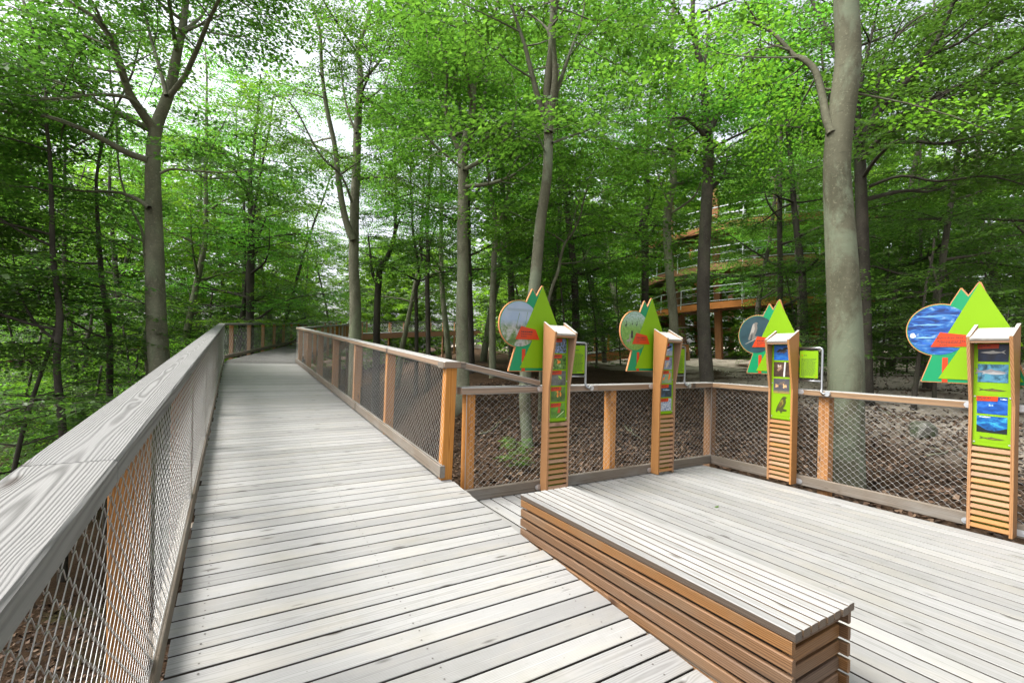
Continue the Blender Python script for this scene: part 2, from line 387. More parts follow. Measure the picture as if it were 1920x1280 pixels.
# ------------------------------------------------------------------ walkway and platform decks
SL, A0 = .0645, -.0485
def dz(y): return A0 + SL * y
WL, WR = -.24, 1.95                    # deck edges of the first straight
UPW = Vector((0, -SL, 1)).normalized()
PITCH = .146
m = MB()
for x in (.1, .85, 1.6): m.bar((x, -2.5, dz(-2.5) - .16), (x, 17.6, dz(17.6) - .16), .12, .22)
walk = m.build('walkway', M['beam']); tag(walk, 'grey timber boardwalk climbing gently into the wood', 'boardwalk', kind='structure')
ys = -2.4; npl = 0
scr = MB()
def disc(mb, c, r, up=Vector((0, 0, 1)), n=6):
    a = up.orthogonal().normalized(); b = up.cross(a)
    mb.add([c + a * (r * math.cos(2 * math.pi * i / n)) + b * (r * math.sin(2 * math.pi * i / n)) for i in range(n)], [tuple(range(n))])
while ys < 17.2:
    j = rnd.uniform(-.0015, .0015); yc = ys
    e = rnd.uniform(-.012, .012)
    tilt = rnd.uniform(-.0012, .0012)
    board(walk, 'plank', (WL + e, yc, dz(yc) - .018 + tilt), (WR + e, yc, dz(yc) - .018 - tilt), .1335 + j, .036, M['deck'], up=UPW, roll180=rnd.random() < .5)
    npl += 1
    if yc < 9.5:
        for x in (-.1, .85, 1.78):
            for o in (-.037, .037):
                disc(scr, Vector((x + rnd.uniform(-.008, .008), yc + o, dz(yc + o) + .0012 + abs(tilt))), .0052, UPW)
    ys += PITCH
# fan of the bend and the second straight
LE = [Vector((-.24, 17.2, dz(17.2))), Vector((-.16, 18.3, dz(18.3))), Vector((3.45, 31.7, dz(31.7) - .07))]
RE = [Vector((1.95, 17.15, dz(17.2))), Vector((2.06, 17.75, dz(18.3))), Vector((5.62, 31.1, dz(31.7) - .07))]
for i, cnt in ((0, 7), (1, 92)):
    for k in range(cnt):
        t = (k + .5) / cnt
        p = LE[i].lerp(LE[i + 1], t); q = RE[i].lerp(RE[i + 1], t)
        board(walk, 'plank', p - Vector((0, 0, .018)), q - Vector((0, 0, .018)), .1385 if i else .12, .036, M['deck'], ch=.004)
m = MB()
for t in (.15, .5, .85):
    pts = [LE[i].lerp(RE[i], t) - Vector((0, 0, .16)) for i in range(3)]
    for i in range(2): m.bar(pts[i], pts[i + 1], .12, .22)
m.build('joist', M['beam'], walk)
scrs = scr.build('screw', M['screw'], walk); scrs['kind'] = 'stuff'
# supports under the walkway
for y in (4.9, 9.3, 13.7, 17.9):
    for x in (-.1, 1.8):
        zg = float(gz(x, y)) - .3
        board(walk, 'pier', (x, y, zg), (x, y, dz(y) - .27), .16, .16, M['postg'], up=(0, 1, 0))
    m = MB(); m.bar((-.3, y, dz(y) - .34), (2.0, y, dz(y) - .34), .14, .14, up=(0, 0, 1)); m.build('cross_beam', M['beam'], walk)

PX0, PX1, PY0, PY1 = 2.0, 5.93, -1.6, 4.40
m = MB()
for y in (-1.2, .2, 1.6, 3.0, 4.2): m.bar((2.05, y, -.13), (5.85, y, -.13), .1, .18)
plat = m.build('platform', M['beam']); tag(plat, 'square viewing platform of pale grey boards beside the boardwalk', 'platform', kind='structure')
scr = MB()
for kx in range(27):
    x = 5.82 - kx * PITCH
    e = rnd.uniform(-.015, .015); tl = rnd.uniform(-.0012, .0012)
    board(plat, 'plank', (x, PY0, -.018 + tl), (x, PY1 + e, -.018 - tl), .1295, .036, M['deck'], roll180=rnd.random() < .5)
    for y in (.2, 1.6, 3.0, 4.2):
        for o in (-.037, .037): disc(scr, Vector((x + o, y + rnd.uniform(-.008, .008), .0014 + abs(tl))), .0052)
s_ = scr.build('screw', M['screw'], plat); s_['kind'] = 'stuff'
for xx in (2.2, 4.0, 5.7):
    for yy in (.2, 2.2, 4.2): board(plat, 'pier', (xx, yy, float(gz(xx, yy)) - .3), (xx, yy, -.26), .14, .14, M['postg'], up=(0, 1, 0))
# side board closing the step between the walkway and the platform
board(plat, 'edge_board', (1.985, 1.0, -.02), (1.985, 4.35, -.02), .028, .20, M['beam'])

# ------------------------------------------------------------------ railings
def wire_panel(p0, p1, h0, h1, pw=.10, ph=.055, r=.0021, up=Vector((0, 0, 1))):
    """woven wire rope: zigzag wires that touch their neighbours; p0-p1 is the lower edge, h its height at each end"""
    p0, p1 = Vector(p0), Vector(p1); d = (p1 - p0); L = d.length; d.normalize(); nrm = d.cross(up).normalized()
    nx = max(2, int(round(L / (pw / 2)))); st = L / nx; rows = int(math.ceil(max(h0, h1) / ph)) + 1
    xs, sg = [], []
    kl = .16
    for i in range(nx):
        xs += [(i + kl) * st, (i + 1 - kl) * st]
        sg += [(1 if i % 2 == 0 else -1)] * 1 + [(-1 if i % 2 == 0 else 1)]
    xs = np.array(xs); sg = np.array(sg, float)
    hx = h0 + (h1 - h0) * xs / L
    Vs, Qs, base = [], [], 0
    an = np.array([0, 2.094, 4.189])
    for rI in range(rows):
        zc = (rI + .5) * ph
        z = zc + sg * (1 if rI % 2 else -1) * (ph / 2 - r * .6)
        ok = (z < hx + .002) & (z > -.002)
        c = np.array(p0)[None] + np.outer(xs, np.array(d)) + np.outer(np.clip(z, 0, None), np.array(up)) + np.outer(sg * r * .8 * (1 if rI % 2 else -1), np.array(nrm))
        ring = np.stack([c + np.array(up) * (r * math.cos(a)) + np.array(nrm) * (r * math.sin(a)) for a in an], 1)
        nn = len(xs); idx = base + np.arange(nn * 3).reshape(nn, 3)
        good = ok[:-1] & ok[1:]
        q = np.stack([np.stack([idx[:-1, j], idx[:-1, (j + 1) % 3], idx[1:, (j + 1) % 3], idx[1:, j]], -1) for j in range(3)], 1)[good]
        Vs.append(ring.reshape(-1, 3)); Qs.append(q.reshape(-1, 4)); base += nn * 3
    return np.concatenate(Vs), np.concatenate(Qs)
def wire_obj(parent, *a, **k):
    V_, Q_ = wire_panel(*a, **k)
    return link('wire_mesh', np_mesh('wire_mesh', V_, Q_, [M['wire']]), parent)
def cable(parent, p, q, r=.003):
    m = MB(); m.tube([p, q], r, 5); return m.build('border_cable', M['wire'], parent)

H = 1.222
def railing_straight(root, xin, side, y0, y1, posts, splits, postmat, railmat=None):
    """side = -1 the left railing (posts to the left), +1 the right one"""
    s = side; wd = .178; xc = xin + s * wd / 2
    N_ = UPW
    def P(x, y, h): return Vector((x, y, dz(y))) + N_ * h
    ysn = [y0] + splits + [y1]
    for a, b in zip(ysn[:-1], ysn[1:]):
        board(root, 'handrail', P(xc, a + .002, H - .031), P(xc, b - .002, H - .031), wd, .062, railmat or M['rail'], up=N_, ch=.006)
    yb = y0
    while yb < y1 - .05:
        e = min(yb + 3.15, y1)
        board(root, 'bottom_rail', P(xin + s * .03, yb + .002, .095), P(xin + s * .03, e - .002, .095), .055, .125, M['beam'], up=N_, ch=.005)
        yb = e
    for y in posts:
        po = board(root, 'post', P(xin + s * .094, y, -.34), P(xin + s * .094, y, H - .062), .12, .092, postmat, up=(0, 1, 0), ch=.005)
    xm = xin + s * .02
    yb = y0
    while yb < y1 - .1:
        e = min(yb + 4.2, y1)
        far = yb > 9
        wire_obj(root, P(xm, yb, .165), P(xm, e, .165), H - .062 - .17, H - .062 - .17, up=N_, r=.0014 if not far else .0015, pw=.15 if far else .078, ph=.066 if far else .034)
        yb = e
    cable(root, P(xm, y0, .168), P(xm, y1, .168)); cable(root, P(xm, y0, H - .07), P(xm, y1, H - .07))
    # fixing brackets under the handrail and staples on the bottom rail
    br = MB()
    for y in posts:
        br.bar(P(xin + s * .055, y - .03, H - .075), P(xin + s * .055, y + .03, H - .075), .02, .02)
    br.build('bracket', M['galv'], root)

lr = empty('walkway_railing', (-.3, 0, 0))
tag(lr, 'long weathered railing on the left of the boardwalk, nearest the camera', 'railing')
railing_straight(lr, -.237, -1, -1.6, 18.25, [-1.5, .3, 2.35, 4.4, 6.5, 8.6, 10.7, 12.8, 14.9, 17.0], [1.55, 5.25, 9.4, 13.6], M['postg'])
rr = empty('walkway_railing', (1.9, 4.4, 0))
tag(rr, 'timber railing with wire mesh on the right of the boardwalk, ending at a stout post', 'railing')
railing_straight(rr, 1.82, 1, 4.42, 17.4, [4.5, 6.6, 8.62, 10.7, 12.75, 14.8, 16.9], [7.6, 12.0], M['post'], M['railp'])

# second straights of both railings (after the bend)
def railing_run(root, pts, off, postgap, postmat, wires=True, beam=True, r=.0034):
    for a, b in zip(pts[:-1], pts[1:]):
        d = b - a; L = d.length; dn = d.normalized(); sd_ = Vector((dn.y, -dn.x, 0)) * off
        up = Vector((0, 0, 1))
        board(root, 'handrail', a + up * (H - .031), b + up * (H - .031), .178, .062, M['rail'], ch=.006)
        if beam: board(root, 'bottom_rail', a + up * .095 - sd_ * .6, b + up * .095 - sd_ * .6, .055, .125, M['beam'], ch=.005)
        k = max(1, int(L / postgap))
        for i in range(k):
            c = a + d * ((i + .5) / k) + sd_ * .4
            o = board(root, 'post', c - up * .34, c + up * (H - .062), .12, .092, postmat, up=dn, ch=.005)
        if wires: wire_obj(root, a + up * .165 - sd_ * .5, b + up * .165 - sd_ * .5, H - .24, H - .24, pw=.2, ph=.11, r=r)
b1 = [Vector((-.33, 18.25, dz(18.25))), Vector((3.3, 31.8, dz(31.8) - .06)), Vector((5.4, 39.5, dz(39.5) - .12))]
lr2 = empty('walkway_railing', b1[0]); tag(lr2, 'outer railing of the boardwalk after the bend, with orange posts', 'railing')
railing_run(lr2, b1, -.09, 2.05, M['post'])
b2 = [Vector((1.93, 17.4, dz(17.4))), Vector((5.72, 31.2, dz(31.5) - .06)), Vector((7.9, 39.0, dz(39.2) - .12))]
rr2 = empty('walkway_railing', b2[0]); tag(rr2, 'inner railing of the boardwalk after the bend, mostly hidden behind the near one', 'railing')
railing_run(rr2, b2, .09, 2.05, M['post'])

# platform railing: back side (along x) and right side (along y), one frame
YB, XR, ZR = 4.36, 6.06, 1.19
pr = empty('platform_railing', (XR, YB, 0)); tag(pr, 'low L-shaped railing with wire mesh round the viewing platform', 'railing')
board(pr, 'handrail', (2.02, YB + .09, ZR - .035), (3.85, YB + .09, ZR - .035), .18, .07, M['railp'], ch=.006)
board(pr, 'handrail', (3.854, YB + .09, ZR - .035), (XR + .09, YB + .09, ZR - .035), .18, .07, M['railp'], ch=.006)
board(pr, 'handrail', (XR + .09, YB - .004, ZR - .035), (XR + .09, 1.6, ZR - .035), .18, .07, M['railp'], ch=.006)
board(pr, 'handrail', (XR + .09, 1.596, ZR - .035), (XR + .09, -1.7, ZR - .035), .18, .07, M['railp'], ch=.006)
board(pr, 'bottom_rail', (2.06, YB + .03, .063), (XR + .055, YB + .03, .063), .055, .12, M['beam'], ch=.005)
board(pr, 'bottom_rail', (XR + .03, YB - .002, .063), (XR + .03, -1.7, .063), .055, .12, M['beam'], ch=.005)
for x in (2.16, 4.17): board(pr, 'post', (x, YB + .12, -.45), (x, YB + .12, ZR - .07), .12, .10, M['post'], up=(1, 0, 0), ch=.005)
board(pr, 'post', (XR + .12, YB + .12, -.5), (XR + .12, YB + .12, ZR - .07), .12, .12, M['postg'], up=(1, 0, 0), ch=.005)
for y in (2.88, .35): board(pr, 'post', (XR + .12, y, -.5), (XR + .12, y, ZR - .07), .12, .12, M['post'], up=(1, 0, 0), ch=.005)
wire_obj(pr, (2.12, YB + .045, .115), (XR + .04, YB + .045, .115), ZR - .19, ZR - .19, pw=.082, ph=.034, r=.0015)
wire_obj(pr, (XR + .045, YB + .04, .115), (XR + .045, -1.6, .115), ZR - .19, ZR - .19, pw=.082, ph=.034, r=.0015)
cable(pr, (2.10, YB + .045, .12), (2.10, YB + .045, ZR - .07), .004)
cable(pr, (2.10, YB + .045, .12), (XR, YB + .045, .12)); cable(pr, (2.10, YB + .045, ZR - .075), (XR, YB + .045, ZR - .075))
cable(pr, (XR + .045, YB + .04, .12), (XR + .045, -1.6, .12)); cable(pr, (XR + .045, YB + .04, ZR - .075), (XR + .045, -1.6, ZR - .075))
cable(pr, (XR + .04, YB + .04, .12), (XR + .04, YB + .04, ZR - .07), .004)
# sloping rail that brings the walkway handrail down to the platform handrail
board(rr, 'handrail', (1.815, 4.44, 1.45 - .028), (2.06, 4.44, 1.45 - .028), .16, .062, M['beam'], ch=.006)
board(rr, 'handrail', (2.062, 4.44, 1.45 - .034), (2.99, 4.435, 1.222), .15, .062, M['railp'], ch=.006)
def plate(parent, c, ax_, r=.028, t=.008, L=.05):
    """round-ended steel lug"""
    c = Vector(c); ax_ = Vector(ax_)
    m = MB(); poly = [(L * .0 + r * math.cos(a), r * math.sin(a)) for a in [R(-90 + 15 * i) for i in range(13)]] + [(-L, r), (-L, -r)]
    nrm = Vector((0, 0, 1)).cross(ax_).normalized()
    m.prism(poly, lambda x, y, tt: c + ax_ * x + Vector((0, 0, 1)) * y + nrm * tt, 0, t)
    m.tube([c + nrm * t * -.2, c + nrm * (t + .006)], .009, 6)
    m.tube([c - nrm * .006, c], .009, 6)
    return m.build('lug', M['galv'], parent)

# ------------------------------------------------------------------ slatted bench
bx0, bx1, by0, by1, hb = 1.955, 2.455, 1.018, 3.085, .452
bench = empty('slatted_bench', (2.2, 2.05, 0)); tag(bench, 'long low box bench of brown slats with a weathered grey top', 'bench')
NS = 8; sw = (bx1 - bx0 - (NS - 1) * .014) / NS
for i in range(NS):
    x = bx0 + sw / 2 + i * (sw + .014)
    board(bench, 'top_slat', (x, by0 - .012 + rnd.uniform(-.004, .004), hb - .0175), (x, by1 + rnd.uniform(-.005, .005), hb - .0175), sw, .035, M['benchtop'], ch=.003)
z = hb - .035 - .006; k = 0
while z > .03:
    zc = z - .029; lo = max(zc - .029, .004); hh = z - lo; zc = (z + lo) / 2
    for x, s in ((bx0 + .004, 1), (bx1 - .004, -1)):
        e0, e1 = rnd.uniform(-.003, .004), rnd.uniform(-.003, .004)
        board(bench, 'side_slat', (x + s * .013, by0 + e0, zc), (x + s * .013, by1 + e1, zc), .026, hh, M['bench'], ch=.005)
    for y, s in ((by0 + .034, 1), (by1 - .034, -1)):
        board(bench, 'end_slat', (bx0 + .036, y + s * .013, zc), (bx1 - .036, y + s * .013, zc), .026, hh, M['bench'], ch=.005)
    z -= .0745
for y in (by0 + .095, by0 + .72, by1 - .72, by1 - .095):
    m = MB(); m.box((bx0 + .041, y - .02, hb - .085), (bx1 - .041, y + .02, hb - .0765))
    for x in (bx0 + .066, bx1 - .066): m.box((x - .022, y - .025, .001), (x + .022, y + .025, hb - .0855))
    m.build('frame', M['dark'], bench)
m = MB()  # dark sheets added inside so the slat gaps read as black shade
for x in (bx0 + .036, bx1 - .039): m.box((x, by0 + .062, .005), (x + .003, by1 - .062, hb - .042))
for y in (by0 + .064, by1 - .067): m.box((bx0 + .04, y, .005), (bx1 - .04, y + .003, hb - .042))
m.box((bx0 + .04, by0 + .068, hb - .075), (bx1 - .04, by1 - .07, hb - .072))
m.build('gap_shade_liner', M['dark'], bench)

# ------------------------------------------------------------------ information totems
def board_xy(X, Z): return (X * 1.133 - 3.175, EYE + (Z - EYE) * 1.133)
def circ(cx, cz, rx, rz, a0, a1, n): return [(cx + rx * math.cos(R(a0 + (a1 - a0) * i / n)), cz + rz * math.sin(R(a0 + (a1 - a0) * i / n))) for i in range(n + 1)]
CX, CZ, CR = -.435, EYE + (1.845 - EYE) * 1.133, .266
def outline():
    g = lambda X, Z: board_xy(X, Z)
    pts = [g(2.677, 2.245), g(2.665, 2.232), g(2.61, 2.138), g(2.566, 2.205), g(2.558, 2.203), g(2.50, 2.092)]
    pts += circ(CX, CZ, CR, CR, 72, 258, 26)
    ap = g(2.677, 2.245)[0]
    pts += [g(2.298, 1.385), g(2.302, 1.378)]
    right = ap + (ap - g(2.424, 1.41)[0]) + .06
    pts += [(right, g(0, 1.378)[1]), (ap + .012, g(0, 2.24)[1])]
    return pts
BIRD_FLY = [(.05, .45), (.2, .62), (.38, .75), (.5, .66), (.62, .8), (.86, .86), (.95, .74), (.78, .62), (.66, .5), (.6, .34), (.5, .42), (.4, .5), (.22, .4)]
BIRD_SIT = [(.2, .22), (.3, .45), (.4, .68), (.52, .82), (.62, .88), (.74, .82), (.7, .74), (.76, .55), (.66, .36), (.5, .24), (.38, .1), (.3, .14)]
EAGLE = [(.12, .2), (.22, .42), (.38, .66), (.5, .82), (.62, .94), (.76, .96), (.9, .9), (.8, .86), (.84, .66), (.74, .46), (.62, .34), (.9, .3), (.88, .22), (.6, .2), (.5, .08), (.42, .2), (.3, .22), (.2, .12)]
FISH = [(.04, .8), (.12, .55), (.04, .3), (.2, .46), (.38, .36), (.6, .32), (.8, .38), (.98, .48), (.8, .58), (.62, .64), (.5, .74), (.42, .64), (.22, .56)]
WING = [(.46, .5), (.3, .78), (.16, .7), (.26, .52), (.18, .36), (.3, .24), (.46, .42), (.62, .3), (.66, .5), (.56, .74), (.5, .6)]
BLADE = [(.1, .1), (.16, .1), (.9, .84), (.84, .9)]
HERON = [(.15, .3), (.3, .42), (.46, .46), (.5, .66), (.46, .8), (.55, .86), (.7, .8), (.56, .78), (.58, .6), (.64, .4), (.5, .28), (.5, .1), (.46, .1), (.44, .28), (.34, .28), (.32, .1), (.28, .1), (.3, .3)]
SK = (.32, .52, .80); WT = (.7, .72, .72); DK = (.015, .02, .025)
def C4(*c): return [(i / (len(c) - 1), x) for i, x in enumerate(c)]
P_ = {}
P_['meadow'] = photo('meadow', C4((.26, .36, .50), (.33, .43, .56), (.40, .48, .58)), 3, grad=(1.84, 1.93, C4((.03, .06, .02), (.10, .20, .03), (.45, .45, .42), (.05, .08, .02))))
P_['geese'] = photo('geese', C4((.10, .24, .03), (.17, .36, .05), (.24, .42, .09)), 22, grad=(2.08, 1.92, C4((.08, .18, .05), (.35, .5, .42), (.5, .6, .6))))
P_['dusk'] = photo('dusk', C4((.012, .04, .05), (.02, .06, .075), (.03, .075, .095)), 6)
P_['shoal'] = photo('shoal', C4((.002, .010, .04), (.003, .03, .16), (.006, .075, .34), (.03, .17, .46), (.3, .42, .54)), 7, (1, .8, 3.0), 6, .9)
P_['flowers'] = photo('flowers', C4((.02, .03, .02), (.08, .12, .06), (.2, .3, .6), (.6, .62, .6)), 38)
P_['leaves'] = photo('leaves', C4((.01, .03, .005), (.05, .14, .015), (.14, .3, .04), (.5, .55, .3)), 34)
P_['greygreen'] = photo('greygreen', C4((.06, .07, .06), (.13, .14, .12), (.2, .21, .18)), 14)
P_['bokeh'] = photo('bokeh', C4((.03, .06, .012), (.08, .17, .03), (.16, .28, .05)), 10)
P_['grass'] = photo('grass', C4((.03, .10, .008), (.09, .26, .02), (.16, .38, .03)), 12)
P_['bluesky'] = photo('bluesky', C4((.05, .2, .62), (.12, .32, .75), (.4, .6, .85)), 9, grad=(1.62, 1.66, C4((.3, .35, .4), (.5, .54, .62), (.2, .25, .3))))
P_['pebble'] = photo('pebble', C4((.1, .12, .16), (.28, .32, .42), (.5, .55, .65)), 40)
P_['sage'] = photo('sage', C4((.18, .28, .12), (.28, .38, .2), (.36, .44, .28)), 6)
P_['night'] = photo('night', C4((.004, .008, .014), (.02, .05, .09), (.05, .12, .22)), 16)
P_['flock'] = photo('flock', C4((.05, .08, .12), (.2, .26, .4), (.6, .64, .7), (.08, .1, .12)), 46)
P_['sea'] = photo('sea', C4((.004, .07, .42), (.01, .16, .62), (.05, .3, .75)), 16, (1, 1, 3))
P_['brown'] = photo('brown', C4((.03, .015, .008), (.07, .04, .025), (.12, .07, .045)), 14)
P_['field'] = photo('field', C4((.06, .06, .07), (.11, .11, .12)), 10, grad=(1.13, 1.17, C4((.3, .22, .04), (.42, .32, .07))))
P_['deep'] = photo('deep', C4((.002, .004, .008), (.004, .01, .03), (.006, .03, .09)), 8)
P_['aqua'] = photo('aqua', C4((.005, .02, .03), (.02, .10, .16), (.08, .25, .38), (.02, .3, .3)), 16)
P_['ray'] = photo('ray', C4((.002, .03, .16), (.006, .09, .42), (.04, .22, .62)), 9, (1, 1, 2.4))
P_['surface'] = photo('surface', C4((.0, .02, .09), (.005, .12, .40), (.05, .45, .6)), 14, (1, 1, 2))
SILC = {}
def flat(col):
    if col not in SILC: SILC[col] = plain('print_ink_%d' % len(SILC), col, .45)
    return SILC[col]

def textlines(mb, fn, x0, x1, z1, rows, dzr, th, t0, rg, head=0):
    """rows of small dark marks: print too small to read"""
    for r_ in range(rows):
        z = z1 - r_ * dzr; x = x0; end = x0 + (x1 - x0) * (rg.uniform(.78, 1) if r_ < rows - 1 else rg.uniform(.2, .6))
        while x < end - .004:
            wl_ = rg.uniform(.006, .02) * (1.5 if r_ < head else 1)
            xe = min(x + wl_, end)
            a = [fn(x, z, t0), fn(xe, z, t0), fn(xe, z + th * (1.5 if r_ < head else 1), t0), fn(x, z + th * (1.5 if r_ < head else 1), t0)]
            mb.add(a, [(0, 1, 2, 3)])
            x = xe + rg.uniform(.003, .006)

def totem(c, right, out, label, disc_mat, disc_sil, pics, tagtext, seed):
    """c: point on the front face of the platform handrail line at deck level"""
    rg = random.Random(seed); c = Vector(c); rt = Vector(right); ou = Vector(out)
    root = empty('information_totem', c); tag(root, label, 'information sign', 'information totems on the platform railing')
    W = lambda s, z, o: c + rt * s + ou * o + Vector((0, 0, z))
    fn = lambda s, z, o: W(s, z, o)
    Mx = Matrix(((rt.x, ou.x, 0, c.x), (rt.y, ou.y, 0, c.y), (0, 0, 1, 0), (0, 0, 0, 1)))
    def bld(mb, name, mats, par):   # meshes in the totem's own axes: x right, y out, z up
        return mb.build(name, mats, par, mw=Mx)
    L = lambda s, z, o: Vector((s, o, z))
    # side panels: profile in (out, z)
    prof = [(.004, .012), (.128, .012), (.132, 1.18), (.238, 1.795), (.01, 1.915)]
    for sgn in (-1, 1):
        m = MB(); x0 = sgn * .152
        m.prism(prof, lambda o, z, t: Vector((x0 + sgn * t * 1.0, o, z)) if sgn > 0 else Vector((x0 - t, o, z)), 0, -.024)
        # grain runs along the panel: rotate mesh so that x is up
        Rm = Mx @ Matrix(((0, 1, 0, 0), (0, 0, 1, 0), (1, 0, 0, 0), (0, 0, 0, 1)))
        m.v = [(z, x, o) for (x, o, z) in m.v]
        m.build('side_panel', M['sign'], root, mw=Rm)
    board(root, 'roof_board', W(-.1275, 1.826, .125), W(.1275, 1.826, .125), .245, .024, M['signtop'], up=(ou * .46 + Vector((0, 0, 1))))
    board(root, 'fascia', W(-.1275, 1.76, .215), W(.1275, 1.76, .215), .02, .035, M['sign'])
    m = MB()
    m.prism([(-.171, 1.80), (-.171, 1.80 + .001), (-.136, 1.801), (-.136, 1.80)], L, 0, 0) if False else None
    # top edges of the side panels weather to grey
    for sgn in (-1, 1):
        board(root, 'cap_strip', W(sgn * .140, 1.800, .238), W(sgn * .140, 1.921, .010), .0255, .006, M['signtop'])
    # green panel and its backing
    m = MB(); m.box((-.1275, .098, .80), (.1275, .106, 1.765)); pan = bld(m, 'green_panel', M['lime'], root)
    m = MB(); m.box((-.1275, .062, .03), (.1275, .068, .80)); bld(m, 'green_backing', M['limed'], root)
    NSl = 13
    for i in range(NSl):
        z = .055 + i * .059
        board(root, 'slat', W(-.1275, z, .112), W(.1275, z, .112), .026, .041, M['sign'], up=(Vector((0, 0, 1)) - ou * .35), ch=.004)
    # screws of the panel
    m = MB()
    for sx in (-.116, .116):
        for z in (.83, 1.25, 1.745): m.tube([L(sx, z, .106), L(sx, z, .110)], .0075, 8)
    bld(m, 'screw', M['galv'], pan)
    # pictures
    for (mat, z0, z1, tg, sils) in pics:
        m = MB(); m.box((-.100, .1062, z0), (.100, .1085, z1)) if mat else None
        mats = [P_[mat]] if mat else [M['lime']]
        if not mat: m.box((-.100, .1062, z0), (.100, .1068, z1))
        for si, (poly, col, (a, b, cc, d)) in enumerate(sils):
            mats.append(flat(col))
            pts = [(-.100 + .200 * (a + (cc - a) * px), z0 + (z1 - z0) * (b + (d - b) * pz)) for px, pz in poly]
            m.prism(pts, L, .1087 + .0003 * si, .1090 + .0003 * si, len(mats) - 1)
        po = bld(m, 'picture', mats, pan)
        if tg:
            m = MB(); m.prism([(-.105, z1 - .045), (.035, z1 - .04), (.04, z1 + .004), (-.103, z1)], L, .1102, .1118); tgo = bld(m, 'caption_tag', M['orange'], pan)
            m = MB(); textlines(m, lambda x, z, t: L(x, z, t), -.097, .01, z1 - .017, 2, .014, .005, .1123, rg, 1); bld(m, 'lettering', M['ink'], tgo)
    # tree shaped board behind the totem
    oB = -.06
    m = MB(); m.prism(outline(), L, oB - .012, oB + .010, 0); tb = bld(m, 'tree_board', M['ply'], root)
    g = board_xy
    def inset(poly, k):
        n_ = len(poly); res = []
        ar = sum(poly[i][0] * poly[(i + 1) % n_][1] - poly[(i + 1) % n_][0] * poly[i][1] for i in range(n_)); sg = 1 if ar > 0 else -1
        for i in range(n_):
            a, b, d = Vector(poly[i - 1]), Vector(poly[i]), Vector(poly[(i + 1) % n_])
            e1 = (b - a).normalized(); e2 = (d - b).normalized(); n1 = Vector((-e1.y, e1.x)) * sg; n2 = Vector((-e2.y, e2.x)) * sg
            nn = (n1 + n2); nn = nn / max(.35, nn.length_squared / 2) if nn.length > 1e-6 else n1
            res.append(tuple(b + nn * k))
        return res
    m = MB(); m.prism(inset(outline(), .009), L, oB + .010, oB + .0125); bld(m, 'teal_tree', M['teal'], tb)
    # round photograph, cut by the light tree
    m = MB(); mats = [disc_mat]; rr_ = CR - .016
    m.prism(circ(CX, CZ, rr_, rr_, 0, 354, 59), L, oB + .0126, oB + .0145)
    for si, (poly, col, (a, b, cc, d)) in enumerate(disc_sil):
        mats.append(flat(col))
        pts = [(CX - rr_ + 2 * rr_ * (a + (cc - a) * px), CZ - rr_ + 2 * rr_ * (b + (d - b) * pz)) for px, pz in poly]
        m.prism(pts, L, oB + .0146 + .0002 * si, oB + .0149 + .0002 * si, len(mats) - 1)
    bld(m, 'photo_disc', mats, tb)
    ap = g(2.680, 2.235); bl = g(2.424, 1.413); tn = g(2.567, 1.687); tl = g(2.43, 1.70)
    mir = lambda p: (2 * ap[0] - p[0] + .015, p[1])
    m = MB(); m.prism([ap, tl, tn, bl, mir(bl), mir(tn), mir(tl)], L, oB + .0155, oB + .0175); bld(m, 'lime_tree', M['lime'], tb)
    m = MB(); a, b = g(2.449, 1.60), g(2.487, 1.385); m.prism([(a[0], a[1]), (b[0], a[1]), (b[0], b[1]), (a[0], b[1])], L, oB + .0127, oB + .0150); bld(m, 'orange_trunk', M['orange'], tb)
    q = [g(2.432, 1.824), g(2.602, 1.797), g(2.65, 1.697), g(2.368, 1.694)]
    m = MB(); m.prism(q, L, oB + .018, oB + .0205); nt = bld(m, 'name_tag', M['orange'], tb)
    m = MB()
    if tagtext:
        for i, s_t in enumerate(tagtext):
            cu = bpy.data.curves.new('txt', 'FONT'); cu.body = s_t; cu.size = .034; cu.resolution_u = 1
            to = bpy.data.objects.new('txt', cu); COL.objects.link(to); bpy.context.view_layer.update()
            me = to.to_mesh(); x0, z0 = g(2.432, 1.775 - i * .03)
            m.add([L(x0 - .025 + v.co.x, z0 + v.co.y - .012, oB + .0209) for v in me.vertices], [tuple(p.vertices) for p in me.polygons])
            to.to_mesh_clear(); bpy.data.objects.remove(to); bpy.data.curves.remove(cu)
        textlines(m, lambda x, z, t: L(x, z, t), *[g(2.425, 0)[0], g(2.60, 0)[0]], g(0, 1.727)[1], 2, .020, .006, oB + .0209, rg)
    else:
        textlines(m, lambda x, z, t: L(x, z, t), *[g(2.43, 0)[0], g(2.59, 0)[0]], g(0, 1.765)[1], 3, .025, .008, oB + .0209, rg, 1)
    bld(m, 'lettering', M['ink'], nt)
    # lugs on the rails
    for z in (ZR - .032, .05):
        for sgn in (-1, 1): plate(root, W(sgn * .19, z, .003), rt * sgn, L=.045)
    return root

